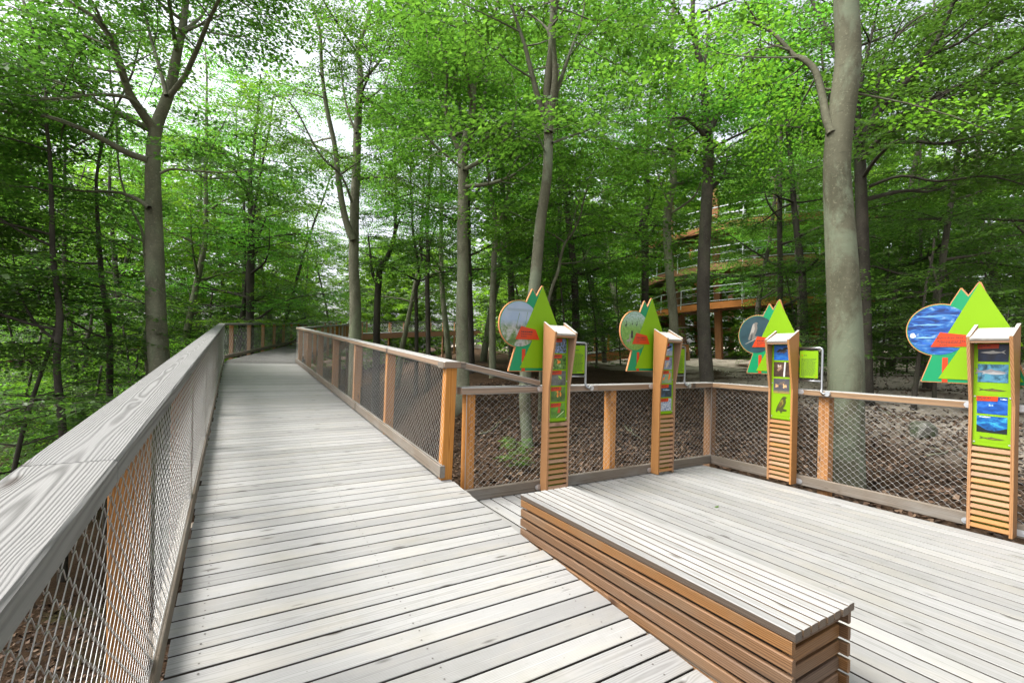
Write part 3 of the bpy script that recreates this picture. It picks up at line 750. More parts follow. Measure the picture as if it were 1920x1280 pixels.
def text_panel(c, right, out, label, seed):
    rg = random.Random(seed); c = Vector(c); rt = Vector(right); ou = Vector(out)
    root = empty('text_panel', c); tag(root, label, 'text panel', 'text panels on steel tubes')
    Mx = Matrix(((rt.x, ou.x, 0, c.x), (rt.y, ou.y, 0, c.y), (0, 0, 1, 0), (0, 0, 0, 1)))
    L = lambda s, z, o: Vector((s, o, z))
    m = MB(); m.box((.195, .012, 1.335), (.405, .022, 1.665)); pl = m.build('green_plate', M['lime'], root, mw=Mx)
    m = MB(); textlines(m, L, .215, .39, 1.565, 17, .0135, .0055, .0224, rg); textlines(m, L, .24, .375, 1.605, 1, .02, .009, .0224, rg); m.build('lettering', M['ink'], pl, mw=Mx)['kind'] = 'stuff'
    m = MB(); m.box((.215, .0222, 1.604), (.228, .0226, 1.615)); m.box((.382, .0222, 1.352), (.394, .0226, 1.362)); m.build('red_mark', M['orange'], pl, mw=Mx)
    m = MB()
    path = [L(.17, 1.70, 0), L(.41, 1.70, 0), L(.432, 1.694, 0), L(.44, 1.675, 0), L(.44, 1.22, .0), L(.443, 1.185, .01), L(.452, 1.165, .022), L(.47, 1.158, .03), L(.50, 1.158, .03)]
    m.tube(path, .0135, 10); m.build('steel_tube', M['steel'], root, smooth=True, mw=Mx)
    m = MB(); m.tube([L(.18, 1.30, -.002), L(.44, 1.30, -.002)], .010, 8); m.build('lower_tube', M['steel'], root, smooth=True, mw=Mx)
    m = MB(); m.box((.185, -.004, 1.68), (.41, .013, 1.688)); m.box((.19, -.03, 1.29), (.2, .0, 1.71)); m.box((.27, -.02, 1.312), (.34, .010, 1.345)); m.build('clamp', M['dark'], root, mw=Mx)
    m = MB(); m.tube([L(.515, 1.158, .004), L(.515, 1.158, .036)], .03, 14); m.build('flange', M['galv'], root, mw=Mx)

BACKR, BACKO = (1, 0, 0), (0, -1, 0)
SIDER, SIDEO = (0, -1, 0), (-1, 0, 0)
def strips(n, names, sil):
    zt = 1.735; h = .165; gap = .018; out_ = []
    for i in range(n): out_.append((names[i], zt - h - i * (h + gap), zt - i * (h + gap), True, sil[i]))
    return out_
reeds = [(BLADE, (.10, .17, .03), (.38, .35, .5, .8)), (BLADE, (.12, .2, .05), (.62, .38, .72, .9)), ([(.0, .0), (1, 0), (1, 1), (0, 1)], (.22, .28, .32), (.16, .78, .8, .84))]
totem((3.168, YB, 0), BACKR, BACKO, 'wooden information totem with butterfly pictures, directly behind the bench', P_['meadow'], reeds,
      strips(5, ['flowers', 'leaves', 'greygreen', 'bokeh', 'grass'],
             [[], [(WING, (.8, .22, .03), (.3, .2, .75, .8))], [(WING, (.35, .6, .05), (.4, .25, .85, .8)), (WING, (.05, .06, .04), (.45, .3, .7, .65))],
              [(WING, (.6, .22, .03), (.25, .05, .95, .98)), (WING, (.25, .09, .02), (.4, .25, .75, .75))],
              [(BLADE, (.5, .62, .3), (.3, -.05, 1.0, .5)), ([(.3, .2), (.5, .9), (.75, .6), (.7, .2)], (.35, .07, .02), (.3, .2, .8, .85))]]), None, 1)
goose = [(HERON, (.03, .03, .028), (.08, .55, .26, .78)), (HERON, (.03, .03, .028), (.33, .62, .45, .78)), (HERON, (.03, .03, .028), (.48, .6, .62, .78)),
         (HERON, (.22, .2, .17), (.08, .12, .5, .46)), ([(.4, .5), (.6, .5), (.6, 1), (.4, 1)], (.02, .02, .02), (.2, .12, .55, .5))]
totem((4.95, YB, 0), BACKR, BACKO, 'wooden information totem with water bird pictures, left of the railing corner', P_['geese'], goose,
      strips(5, ['bluesky', 'pebble', 'sage', 'night', 'flock'],
             [[(BIRD_FLY, DK, (.05, .25, 1.0, .9)), (BIRD_FLY, WT, (.25, .3, .8, .62))], [(BIRD_SIT, (.45, .38, .28), (.25, .1, .8, .7))],
              [(BIRD_SIT, (.72, .16, .02), (.05, .15, .4, .75)), (BIRD_SIT, (.72, .16, .02), (.55, .15, .95, .95)), (BIRD_SIT, (.02, .14, .4), (.1, .4, .35, .75)), (BLADE, (.3, .25, .2), (0, 0, 1, .25))],
              [(FISH, (.2, .3, .4), (.1, .4, .9, .75))], []]), None, 2)
hawk = [(EAGLE, (.13, .12, .105), (.22, .26, .58, .86)), (BIRD_SIT, (.27, .25, .22), (.28, .42, .5, .86)), (BIRD_SIT, (.05, .05, .05), (.3, .3, .42, .6)), (BLADE, (.25, .23, .2), (.12, .22, .6, .44))]
totem((XR, 3.297, 0), SIDER, SIDEO, 'wooden information totem with eagle drawing, right of the railing corner', P_['dusk'], hawk,
      [('sea', 1.545, 1.735, False, [(BIRD_FLY, (.02, .018, .015), (.08, .2, .9, .95)), (BIRD_FLY, (.08, .06, .05), (.3, .3, .85, .7))]),
       ('brown', 1.335, 1.52, False, [(BIRD_SIT, (.22, .14, .09), (.1, .3, .65, .9)), (WING, (.4, .33, .28), (.15, .55, .6, .9)), ([(.6, 0), (.7, 0), (.75, 1), (.66, 1)], (.5, .5, .48), (0, 0, 1, 1))]),
       ('field', 1.125, 1.31, False, [(WING, (.5, .28, .12), (.05, .25, .45, .75)), (WING, (.55, .32, .15), (.5, .2, 1.0, .8)), (BIRD_FLY, (.12, .09, .07), (.3, .3, .75, .95))]),
       (None, .84, 1.105, False, [(EAGLE, (.05, .055, .012), (.06, .04, .95, .98)), (BIRD_SIT, (.16, .14, .02), (.25, .35, .78, .85)), (BIRD_SIT, (.09, .06, .015), (.3, .38, .66, .72))])], None, 3)
shoal = [(FISH, (.08, .22, .46), (.1, .72, .6, .84)), (FISH, (.12, .28, .5), (.05, .56, .62, .66)), (FISH, (.02, .09, .32), (.12, .40, .7, .5)), (FISH, (.16, .32, .52), (.02, .3, .5, .4)), (FISH, (.02, .1, .4), (.2, .15, .75, .3)), ([(.1, .2), (.5, 0), (.9, .3), (.6, .9), (.2, .8)], (.5, .54, .57), (.03, .34, .16, .46))]
totem((XR, 1.392, 0), SIDER, SIDEO, 'wooden information totem with fish pictures, at the right edge of the view', P_['shoal'], shoal,
      [('deep', 1.575, 1.735, True, [(FISH[::-1], (.32, .31, .29), (.95, .3, .05, .75))]),
       ('aqua', 1.385, 1.55, False, [(FISH, (.16, .16, .17), (-.15, .2, 1.0, .95)), (FISH, (.26, .26, .26), (.1, .3, .95, .7))]),
       (None, 1.27, 1.37, False, [(FISH, (.05, .055, .015), (.0, .15, .98, .75)), (FISH, (.22, .12, .02), (.3, .32, .75, .5))]),
       ('ray', 1.095, 1.255, True, [(WING, (.25, .38, .55), (.32, .38, .66, .62)), (FISH, WT, (.75, .8, 1, .95))]),
       ('surface', .925, 1.075, False, [([(0, 0), (1, 0), (1, .3), (.6, .1), (.3, .16), (0, .4)], (.004, .008, .012), (0, 0, 1, 1.1)), (FISH, WT, (.05, .86, .5, 1.0))]),
       (None, .835, .91, False, [(FISH, (.06, .06, .02), (.05, .1, .95, .9)), (FISH, (.2, .16, .03), (.3, .35, .8, .6))])], ['Baltischer Stör &', 'Atlantischer Hering'], 4)
text_panel((3.21, YB, 0), BACKR, BACKO, 'lime green text panel beside the butterfly totem', 21)
text_panel((5.0, YB, 0), BACKR, BACKO, 'lime green text panel beside the water bird totem', 22)
text_panel((XR, 3.32, 0), SIDER, SIDEO, 'lime green text panel beside the eagle totem', 23)
text_panel((XR, 1.40, 0), SIDER, SIDEO, 'lime green text panel cut off at the right picture edge', 24)

# ------------------------------------------------------------------ far walkway, observation tower
def up_(z): return Vector((0, 0, z))
def far_walk(name, pts, wdt, label, cat, post_gap=1.9, rail_h=1.15, mesh_r=.004, pier=True, tone='glulam'):
    root = empty(name, pts[0]); tag(root, label, cat)
    L_ = [Vector(p) for p in pts]; n_ = len(L_); off = []
    for i in range(n_):
        d = (L_[min(i + 1, n_ - 1)] - L_[max(i - 1, 0)]); d.z = 0; d.normalize(); off.append(Vector((-d.y, d.x, 0)))
    B_ = [p + o * wdt for p, o in zip(L_, off)]
    m = MB()
    for i in range(n_ - 1):
        m.add([L_[i], L_[i + 1], B_[i + 1], B_[i], L_[i] - up_(.05), L_[i + 1] - up_(.05), B_[i + 1] - up_(.05), B_[i] - up_(.05)], [(0, 1, 2, 3), (7, 6, 5, 4), (0, 4, 5, 1), (2, 6, 7, 3)])
    m.build('deck', M['deck'], root)
    for S_ in (L_, B_):
        m = MB(); h = MB(); wv = []
        for i in range(n_ - 1):
            m.bar(S_[i] - up_(.34), S_[i + 1] - up_(.34), .16, .55); h.bar(S_[i] + up_(rail_h), S_[i + 1] + up_(rail_h), .14, .06)
        m.build('fascia_beam', M[tone], root); h.build('handrail', M['rail'], root)
        for i in range(n_ - 1):
            d = S_[i + 1] - S_[i]; k = max(1, int(d.length / post_gap))
            for j in range(k):
                c = S_[i] + d * (j / k); board(root, 'post', c - up_(.3), c + up_(rail_h - .03), .1, .1, M['post'], up=d)
            wire_obj(root, S_[i] + up_(.1), S_[i + 1] + up_(.1), rail_h - .15, rail_h - .15, pw=.3, ph=.16, r=mesh_r)
    if pier:
        for i in range(n_):
            for S_ in (L_, B_):
                c = S_[i]; zg = float(gz(c.x, c.y)) - .4
                board(root, 'pier', (c.x, c.y, zg), (c.x, c.y, c.z - .6), .2, .2, M['postg'], up=(0, 1, 0))
    return root
zf = lambda u, v, d: atd(u, v, d)
fw = [Vector((5.7, 31.2, dz(31.4) - .07)), Vector((7.9, 39.0, 2.55)), Vector((10.9, 47.1, 3.2)), Vector((16.5, 51.6, 3.75)), Vector((24, 54.4, 4.3)), Vector((31, 56.3, 4.75)), Vector((40, 58, 5.3))]
far_walk('far_walkway', fw, 2.2, 'distant stretch of boardwalk with orange side beam seen beyond the split trunk', 'boardwalk')
dw = [atd(-120, 655, 30), atd(60, 650, 31), atd(190, 648, 33), atd(330, 645, 36)]
dw = [Vector((p.x, p.y, .9)) for p in dw]
far_walk('lower_walkway', dw, 2.2, 'distant orange walkway glimpsed low through the leaves at the left', 'boardwalk', mesh_r=.003)

def small_totem(p, label):
    root = empty('distant_totem', p); tag(root, label, 'information sign')
    for s in (-.2, .2): board(root, 'side_panel', p + Vector((s, 0, .0)), p + Vector((s, 0, 1.75)), .22, .05, M['sign'], up=(1, 0, 0))
    board(root, 'roof_board', p + Vector((-.24, 0, 1.80)), p + Vector((.24, 0, 1.80)), .3, .05, M['signtop'])
    board(root, 'panel', p + Vector((0, -.03, .05)), p + Vector((0, -.03, 1.7)), .33, .03, M['lime'], up=(0, 1, 0))
small_totem(Vector((20.6, 54.6, 4.1)), 'small distant totem on the far boardwalk, left one')
small_totem(Vector((23.2, 55.6, 4.3)), 'small distant totem on the far boardwalk, right one')

def tower(c, r, nlev, rise, z0):
    c = Vector(c); root = empty('observation_tower', c); tag(root, 'spiral timber observation tower with steel railings behind the trees', 'tower')
    col = []
    for i in range(12):
        a = R(15 + 30 * i); p = c + Vector((math.cos(a) * r, math.sin(a) * r, 0)); tp = c + Vector((math.cos(a) * r * 1.28, math.sin(a) * r * 1.28, 0))
        zg = float(gz(p.x, p.y)) - .4
        board(root, 'column', Vector((p.x, p.y, zg)), Vector((tp.x, tp.y, z0 + nlev * rise + 2.0)), .5, .42, M['glulam'], up=Vector((math.cos(a), math.sin(a), 0)))
    seg = 24
    for lv in range(nlev):
        fo, fi, de, ra, ps = MB(), MB(), MB(), MB(), MB()
        for k_ in range(seg):
            def pt(kk, dr, h):
                a = 2 * math.pi * kk / seg; z = z0 + (lv + kk / seg) * rise; rr_ = r * (1 + .28 * (z - z0) / (nlev * rise + 2)) + .25 + dr
                return c + Vector((math.cos(a) * rr_, math.sin(a) * rr_, z - c.z + h))
            fo.bar(pt(k_, 2.0, -.25), pt(k_ + 1, 2.0, -.25), .16, .5); fi.bar(pt(k_, 0, -.25), pt(k_ + 1, 0, -.25), .16, .5)
            de.add([pt(k_, 0, .02), pt(k_, 2.0, .02), pt(k_ + 1, 2.0, .02), pt(k_ + 1, 0, .02), pt(k_, 0, -.03), pt(k_, 2.0, -.03), pt(k_ + 1, 2.0, -.03), pt(k_ + 1, 0, -.03)], [(0, 1, 2, 3), (7, 6, 5, 4)])
            for dr in (2.05, 0):
                ra.bar(pt(k_, dr, 1.25), pt(k_ + 1, dr, 1.25), .09, .07)
                ra.bar(pt(k_, dr, .12), pt(k_ + 1, dr, .12), .04, .04); ra.bar(pt(k_, dr, .7), pt(k_ + 1, dr, .7), .02, .02)
                board(root, 'ramp_post', pt(k_, dr, -.3), pt(k_, dr, 1.22), .07, .07, M['galv'], up=(1, 0, 0))
            de.bar(pt(k_, 0, -.52), pt(k_, 2.0, -.52), .1, .1)
        fo.build('outer_ramp_beam', M['glulam'], root); fi.build('inner_ramp_beam', M['glulam'], root); de.build('ramp_deck', M['beam'], root)
        ra.build('ramp_handrail', M['galv'], root)
    return root
tc = atd(1400, 668, 43); tower((tc.x, tc.y, 0), 6.6, 3, 2.9, 4.3)

# ramp wall towards the tower
rp = [atd(1075, 680, 30), atd(1140, 683, 30.5), atd(1215, 680, 31.5), atd(1290, 676, 33)]
rp = [Vector((p.x, p.y, 1.5 + .35 * i)) for i, p in enumerate(rp)]
far_walk('entrance_ramp', rp, 2.0, 'reddish timber entrance ramp low between the two back totems', 'ramp', mesh_r=.003)

# ------------------------------------------------------------------ trees
def spray_template(seed, nside=5, per=5, leaf=.102, twig=.005):
    g = np.random.default_rng(seed); P, D = [], []
    segs = [((0, 0, 0), (1, 0, -.10))]
    for i in range(nside * 2):
        t = .12 + .8 * (i // 2 + g.uniform(0, .8)) / nside; s = 1 if i % 2 else -1
        a = R(g.uniform(35, 60)) * s; l = (1 - t * .62) * g.uniform(.34, .52)
        b = np.array([t, 0, -.10 * t * t]); e = b + l * np.array([math.cos(a), math.sin(a), g.uniform(-.22, .12)])
        segs.append((tuple(b), tuple(e)))
    L = []
    for b, e in segs:
        b, e = np.array(b), np.array(e); d = e - b; ln = np.linalg.norm(d); nl = max(2, int(per * ln / .45)) if ln < .9 else per + 1
        for k_ in range(nl):
            t = (k_ + .6) / nl; p = b + d * t; s = 1 if k_ % 2 else -1
            a = math.atan2(d[1], d[0]) + s * R(g.uniform(25, 70)) * (0 if k_ == nl - 1 else 1)
            L.append((p, np.array([math.cos(a), math.sin(a), g.uniform(-.5, .15)])))
    n_ = len(L); V = np.zeros((n_, 4, 3))
    for i, (p, d) in enumerate(L):
        d = d / np.linalg.norm(d); ln = leaf * g.uniform(.75, 1.25); sd_ = np.cross([0, 0, 1.], d); sd_ /= np.linalg.norm(sd_)
        ro = g.normal(0, .32); upv = np.cross(d, sd_); sd2 = sd_ * math.cos(ro) + upv * math.sin(ro); nv = np.cross(d, sd2)
        V[i, 0] = p; V[i, 1] = p + d * ln * .5 + sd2 * ln * .33 + nv * ln * .08; V[i, 2] = p + d * ln; V[i, 3] = p + d * ln * .5 - sd2 * ln * .33 + nv * ln * .08
    T = []
    for b, e in segs[:1] + segs[1::2]:
        b, e = np.array(b), np.array(e); d = e - b; sd_ = np.cross([0, 0, 1.], d); sd_ = sd_ / np.linalg.norm(sd_) * twig
        T.append(np.stack([b - sd_, b + sd_, e + sd_ * .4, e - sd_ * .4]))
    return V, np.array(T)
TPL = [spray_template(100 + i) for i in range(6)]
TPL_S = [spray_template(200 + i, 5, 6, .08, .005) for i in range(6)]
TPL_F = [spray_template(300 + i, 3, 2, .27, .006) for i in range(5)]
def crown_mesh(name, S, tpl, mats, seed):
    """S: array rows (px,py,pz, dx,dy,dz, scale)"""
    g = np.random.default_rng(seed); S = np.asarray(S, float); Vs, mi = [], []
    which = g.integers(0, len(tpl), len(S))
    for k_ in range(len(tpl)):
        s = S[which == k_]
        if not len(s): continue
        lv, tw = tpl[k_]; q = np.concatenate([lv, tw]).reshape(-1, 3)
        d = s[:, 3:6] / np.linalg.norm(s[:, 3:6], axis=1, keepdims=True)
        upv = np.array([0, 0, 1.]) + g.normal(0, .2, (len(s), 3)); sd_ = np.cross(upv, d); sd_ /= np.linalg.norm(sd_, axis=1, keepdims=True) + 1e-9; u2 = np.cross(d, sd_)
        W_ = s[:, None, 0:3] + s[:, None, 6:7] * (q[None, :, 0:1] * d[:, None] + q[None, :, 1:2] * sd_[:, None] + q[None, :, 2:3] * u2[:, None])
        Vs.append(W_.reshape(-1, 3)); mm = np.zeros(len(lv) + len(tw)); mm[len(lv):] = 1; mi.append(np.tile(mm, len(s)))
    V = np.concatenate(Vs); nq = len(V) // 4
    return np_mesh(name, V, np.arange(nq * 4).reshape(nq, 4), mats, np.concatenate(mi))
def walk_path(g, p, d, L, n_, wander, trop):
    P = [np.array(p, float)]; d = np.array(d, float); d /= np.linalg.norm(d)
    for i in range(n_):
        d = d + g.normal(0, wander, 3) + np.array([0, 0, trop]); d /= np.linalg.norm(d); P.append(P[-1] + d * L / n_)
    return np.array(P)
def interp_path(P, t):
    P = np.asarray(P); seg = np.linalg.norm(np.diff(P, axis=0), axis=1); c = np.concatenate([[0], np.cumsum(seg)]); x = t * c[-1]
    i = min(int(np.searchsorted(c, x, 'right')) - 1, len(seg) - 1); f = (x - c[i]) / max(seg[i], 1e-6)
    return P[i] + (P[i + 1] - P[i]) * f, (P[i + 1] - P[i]) / max(seg[i], 1e-6)
def smooth_path(P, k=4):
    """Catmull-Rom through the given points"""
    P = [np.array(p, float) for p in P]; out_ = []
    for i in range(len(P) - 1):
        a, b, c, d = P[max(i - 1, 0)], P[i], P[i + 1], P[min(i + 2, len(P) - 1)]
        for j in range(k):
            t = j / k; out_.append(.5 * ((2 * b) + (-a + c) * t + (2 * a - 5 * b + 4 * c - d) * t * t + (-a + 3 * b - 3 * c + d) * t ** 3))
    out_.append(P[-1]); return np.array(out_)
def limb_foliage(g, P, S, tb, r0, nb=7, bl=(1.0, 2.2), sp=.34, scale=(.75, 1.15), start=.25, flat_=.18):
    """side branches with sprays along a limb path P; S collects sprays, tb collects branch tubes"""
    for i in range(nb):
        t = start + (1 - start) * (i + g.uniform(0, 1)) / nb; p, d = interp_path(P, min(t, .995))
        a = g.uniform(0, 6.283) if abs(d[2]) > .75 else math.atan2(d[1], d[0]) + (1 if i % 2 else -1) * R(g.uniform(30, 75))
        bd = np.array([math.cos(a), math.sin(a), g.normal(.12, flat_)]); L = g.uniform(*bl) * (1.15 - .4 * t)
        B = walk_path(g, p, bd, L, 4, .10, -.03)
        tb.append((B, np.linspace(max(.004, r0 * .32), .004, 5), 3))
        ns = max(2, int(L / sp))
        for k_ in range(ns + 1):
            q, dd = interp_path(B, min(.2 + .8 * k_ / ns, .999)); s = 1 if k_ % 2 else -1
            aa = math.atan2(dd[1], dd[0]) + (s * R(g.uniform(25, 65)) if k_ < ns else 0)
            S.append((*q, math.cos(aa), math.sin(aa), g.normal(-.08, .16), g.uniform(*scale)))
    p, d = interp_path(P, .999); S.append((*p, d[0], d[1], d[2] * .5, g.uniform(*scale)))
def make_tree(name, label, trunk, radii, limbs, seed, barkm, leafm, top=18, nl=12, llen=(2.5, 5), crown0=6, tpl=None, group=None, cat='tree', nb=8, lean=None, sp=.27, scale=(.75, 1.15), rad_up=None, az=None, sides=10, upw=(.15, .55)):
    """trunk: world polyline (visible part); continues upwards to 'top'; limbs: explicit polylines with radius"""
    g = np.random.default_rng(seed); T = smooth_path(trunk, 4); rT = np.interp(np.linspace(0, 1, len(T)), np.linspace(0, 1, len(radii)), radii)
    last = T[-1]
    if top > last[2] + .5:
        dv = T[-1] - T[-4]; dv = dv / np.linalg.norm(dv); ext = walk_path(g, last, dv + np.array([0, 0, .6]), top - last[2], 8, .10, .12)
        T = np.concatenate([T, ext[1:]]); rT = np.concatenate([rT, np.linspace(rT[-1], .03, 9)[1:]])
    zg = float(gz(T[0][0], T[0][1]))
    if T[0][2] > zg - .1:
        T = np.concatenate([[[T[0][0], T[0][1], zg - .3], [T[0][0], T[0][1], zg + .25]], T]) if T[0][2] > zg + .5 else np.concatenate([[[T[0][0], T[0][1], zg - .3]], T])
        k_ = len(T) - len(rT); rT = np.concatenate([[rT[0] * 1.45, rT[0] * 1.15][:k_], rT])
    bx_, by_ = T[1][0], T[1][1]; rT = rT * ((bx_ * SS + by_ * CS) / math.hypot(bx_, by_))   # given as seen, off the view axis a round trunk looks wider
    base = Vector((T[0][0], T[0][1], zg)); root = empty(name, base); tag(root, label, cat, group)
    tubes = []; S = []
    for lp, r0 in limbs:
        P = smooth_path(lp, 4); tubes.append((P, np.linspace(r0, r0 * .28, len(P)), 7)); limb_foliage(g, P, S, tubes, r0, nb, sp=sp, scale=scale)
    zs = T[:, 2]
    for i in range(nl):
        zt = crown0 + (top - .8 - crown0) * (i + g.uniform(0, 1)) / nl; j = int(np.argmin(abs(zs - zt))); p = T[j]
        a = (2.4 * i + g.uniform(-.5, .5)) if az is None else R(g.uniform(*az))
        L = g.uniform(*llen) * (1.1 - .55 * max(0, (zt - crown0)) / max(1, top - crown0)); el = g.uniform(*upw)
        r0 = min(rT[j] * .55, .02 + .013 * L)
        P = walk_path(g, p, (math.cos(a), math.sin(a), el), L, 7, .11, .02); tubes.append((P, np.linspace(r0, .008, 8), 6))
        limb_foliage(g, P, S, tubes, r0, nb, sp=sp, scale=scale)
    m = MB(); m.tube(T, rT, sides)
    for P, rr_, ns in tubes: m.tube(P, rr_, ns, cap=False)
    m.build('trunk', M[barkm], root, smooth=True)
    link('crown', crown_mesh('crown', S, tpl or TPL, [M[leafm], M['bark_dark']], seed), root)
    return root
def px(pts, d, drift=0):
    n_ = len(pts); return [tuple(atd(u, v, d + drift * i / max(1, n_ - 1))) for i, (u, v) in enumerate(pts)]
def rpx(ws, d): return [w_ * d / F_PX / 2 for w_ in ws]

BT = 'beeches standing round the boardwalk'
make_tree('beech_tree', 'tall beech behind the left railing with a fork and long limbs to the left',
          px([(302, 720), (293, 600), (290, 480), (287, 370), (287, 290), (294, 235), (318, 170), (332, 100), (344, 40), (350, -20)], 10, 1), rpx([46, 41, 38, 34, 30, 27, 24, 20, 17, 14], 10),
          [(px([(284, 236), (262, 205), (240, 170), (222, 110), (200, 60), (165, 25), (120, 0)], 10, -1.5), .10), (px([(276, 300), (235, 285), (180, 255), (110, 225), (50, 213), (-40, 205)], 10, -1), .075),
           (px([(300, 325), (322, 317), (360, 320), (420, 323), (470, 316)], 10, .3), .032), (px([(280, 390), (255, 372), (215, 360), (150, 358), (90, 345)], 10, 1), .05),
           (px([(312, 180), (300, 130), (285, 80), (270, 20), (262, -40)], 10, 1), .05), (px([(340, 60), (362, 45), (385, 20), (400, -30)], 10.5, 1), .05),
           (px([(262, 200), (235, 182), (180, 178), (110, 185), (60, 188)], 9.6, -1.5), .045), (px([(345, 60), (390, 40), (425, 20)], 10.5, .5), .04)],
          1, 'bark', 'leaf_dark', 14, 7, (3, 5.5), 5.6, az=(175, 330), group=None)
make_tree('beech_tree', 'double-stemmed beech rising beside the bend of the boardwalk',
          px([(666, 660), (666, 560), (663, 500), (664, 440), (665, 380), (668, 320), (670, 250), (673, 190), (676, 140), (672, 90), (688, 40), (700, -20)], 16, 1), rpx([24, 22, 20, 19, 18, 17, 16, 14, 12, 10, 8, 6], 16),
          [(px([(662, 450), (652, 425), (642, 385), (634, 330), (627, 270), (612, 200), (603, 130), (600, 60), (585, 10)], 16, -.5), .13), (px([(672, 160), (700, 130), (730, 90), (760, 50)], 16, -1), .06),
           (px([(660, 380), (640, 330), (600, 290), (560, 215), (540, 190)], 16, -2), .05), (px([(670, 200), (720, 160), (735, 110), (775, 80)], 16.5, 1), .04), (px([(668, 250), (650, 200), (640, 120), (650, 40)], 16, 1), .05)],
          2, 'bark', 'leaf', 16, 7, (2.5, 4.5), 6.5)
make_tree('beech_tree', 'beech with a long split in its bark and dark spreading limbs',
          px([(868, 720), (866, 600), (868, 500), (867, 420), (868, 350), (866, 300), (866, 285)], 12, .3), rpx([25, 23, 22, 21, 19, 17, 16], 12),
          [(px([(866, 290), (880, 262), (893, 235), (905, 205), (910, 150), (900, 90), (896, 20)], 12.3, 1), .09), (px([(866, 292), (852, 262), (842, 230), (835, 190), (838, 130), (820, 60)], 12.3, -.5), .07),
           (px([(874, 350), (915, 345), (955, 332), (985, 312), (1020, 285)], 12, -1), .055), (px([(872, 318), (905, 298), (940, 270), (960, 240), (968, 190), (958, 130)], 12, .5), .055),
           (px([(864, 315), (838, 292), (815, 272), (800, 255), (780, 235)], 12, -.5), .035), (px([(870, 320), (900, 305), (945, 275), (990, 250)], 12, 1.5), .04),
           (px([(840, 225), (810, 140), (800, 60), (795, 0)], 12, 1), .03), (px([(908, 160), (930, 100), (940, 40)], 12.6, 1), .03)],
          3, 'bark', 'leaf', 11.5, 6, (2.2, 3.6), 6.6)
make_tree('beech_tree', 'slender pale forked beech directly behind the butterfly totem',
          px([(996, 915), (989, 830), (984, 740), (990, 640), (1004, 520), (1013, 420), (1024, 345), (1028, 290), (1028, 245)], 8.3, .2), rpx([25, 22, 22, 22, 22, 20, 19, 18, 17], 8.3),
          [(px([(1027, 248), (1018, 215), (1005, 170), (995, 130), (985, 90), (972, 50), (955, 0), (945, -50)], 8.4, .4), .065), (px([(1030, 248), (1035, 200), (1041, 140), (1036, 80), (1030, 55), (1045, 10), (1050, -40)], 8.4, 0), .075),
           (px([(1038, 190), (1055, 140), (1072, 90), (1090, 40), (1100, -20)], 8.4, .8), .045), (px([(1022, 285), (1012, 260), (1002, 245)], 8.4, -.3), .018), (px([(1036, 268), (1070, 255), (1110, 240), (1150, 205)], 8.4, 1), .025),
           (px([(1030, 60), (1012, 40), (970, 10)], 8.4, .4), .03)],
          4, 'bark_pale', 'leaf', 11.5, 2, (1.6, 3.2), 9, nb=5)
make_tree('beech_tree', 'big pale smooth beech trunk standing just outside the right railing',
          px([(1584, 985), (1584, 900), (1584, 800), (1586, 700), (1584, 600), (1579, 500), (1573, 400), (1569, 320), (1573, 255), (1582, 185), (1590, 110), (1588, 40), (1582, -60)], 6.35), rpx([88, 80, 76, 72, 68, 64, 59, 54, 54, 54, 52, 50, 46], 6.35),
          [(px([(1560, 250), (1549, 218), (1543, 185), (1530, 135), (1508, 112), (1490, 105), (1472, 85), (1440, 55), (1400, 40)], 6.3, .8), .062)],
          5, 'bark_pale', 'leaf_bright', 15, 4, (2.5, 4.5), 8.5, tpl=TPL_S, sides=24, sp=.3)
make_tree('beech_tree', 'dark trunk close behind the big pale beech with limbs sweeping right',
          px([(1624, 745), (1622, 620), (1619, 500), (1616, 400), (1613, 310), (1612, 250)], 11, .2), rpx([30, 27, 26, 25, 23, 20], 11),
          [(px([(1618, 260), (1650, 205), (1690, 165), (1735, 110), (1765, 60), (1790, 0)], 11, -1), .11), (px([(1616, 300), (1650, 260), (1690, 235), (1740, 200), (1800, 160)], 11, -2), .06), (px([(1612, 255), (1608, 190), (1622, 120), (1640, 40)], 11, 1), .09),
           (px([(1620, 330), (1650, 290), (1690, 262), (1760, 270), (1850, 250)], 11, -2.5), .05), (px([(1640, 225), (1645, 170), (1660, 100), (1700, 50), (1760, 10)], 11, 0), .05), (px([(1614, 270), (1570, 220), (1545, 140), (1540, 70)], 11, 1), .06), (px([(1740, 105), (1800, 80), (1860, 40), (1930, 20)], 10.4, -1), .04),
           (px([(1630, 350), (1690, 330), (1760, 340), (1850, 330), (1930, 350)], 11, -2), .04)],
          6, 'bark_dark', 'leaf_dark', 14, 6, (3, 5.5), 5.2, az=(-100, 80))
make_tree('beech_tree', 'dark many-forked beech left of the big pale trunk',
          px([(1326, 720), (1319, 600), (1320, 480), (1325, 380), (1328, 290), (1326, 250)], 13, .2), rpx([29, 26, 25, 23, 22, 19], 13),
          [(px([(1326, 262), (1308, 240), (1285, 222), (1262, 222)], 13, -.8), .07), (px([(1328, 255), (1345, 215), (1362, 185), (1385, 150), (1400, 100)], 13, .5), .09), (px([(1325, 250), (1322, 200), (1318, 150), (1325, 90), (1330, 20)], 13, 1), .09), (px([(1308, 238), (1322, 205), (1336, 170)], 13, -.5), .035), (px([(1330, 280), (1380, 255), (1430, 235), (1500, 240)], 13, -1.5), .04)],
          7, 'bark_dark', 'leaf', 13.5, 7, (2.5, 4.5), 6)
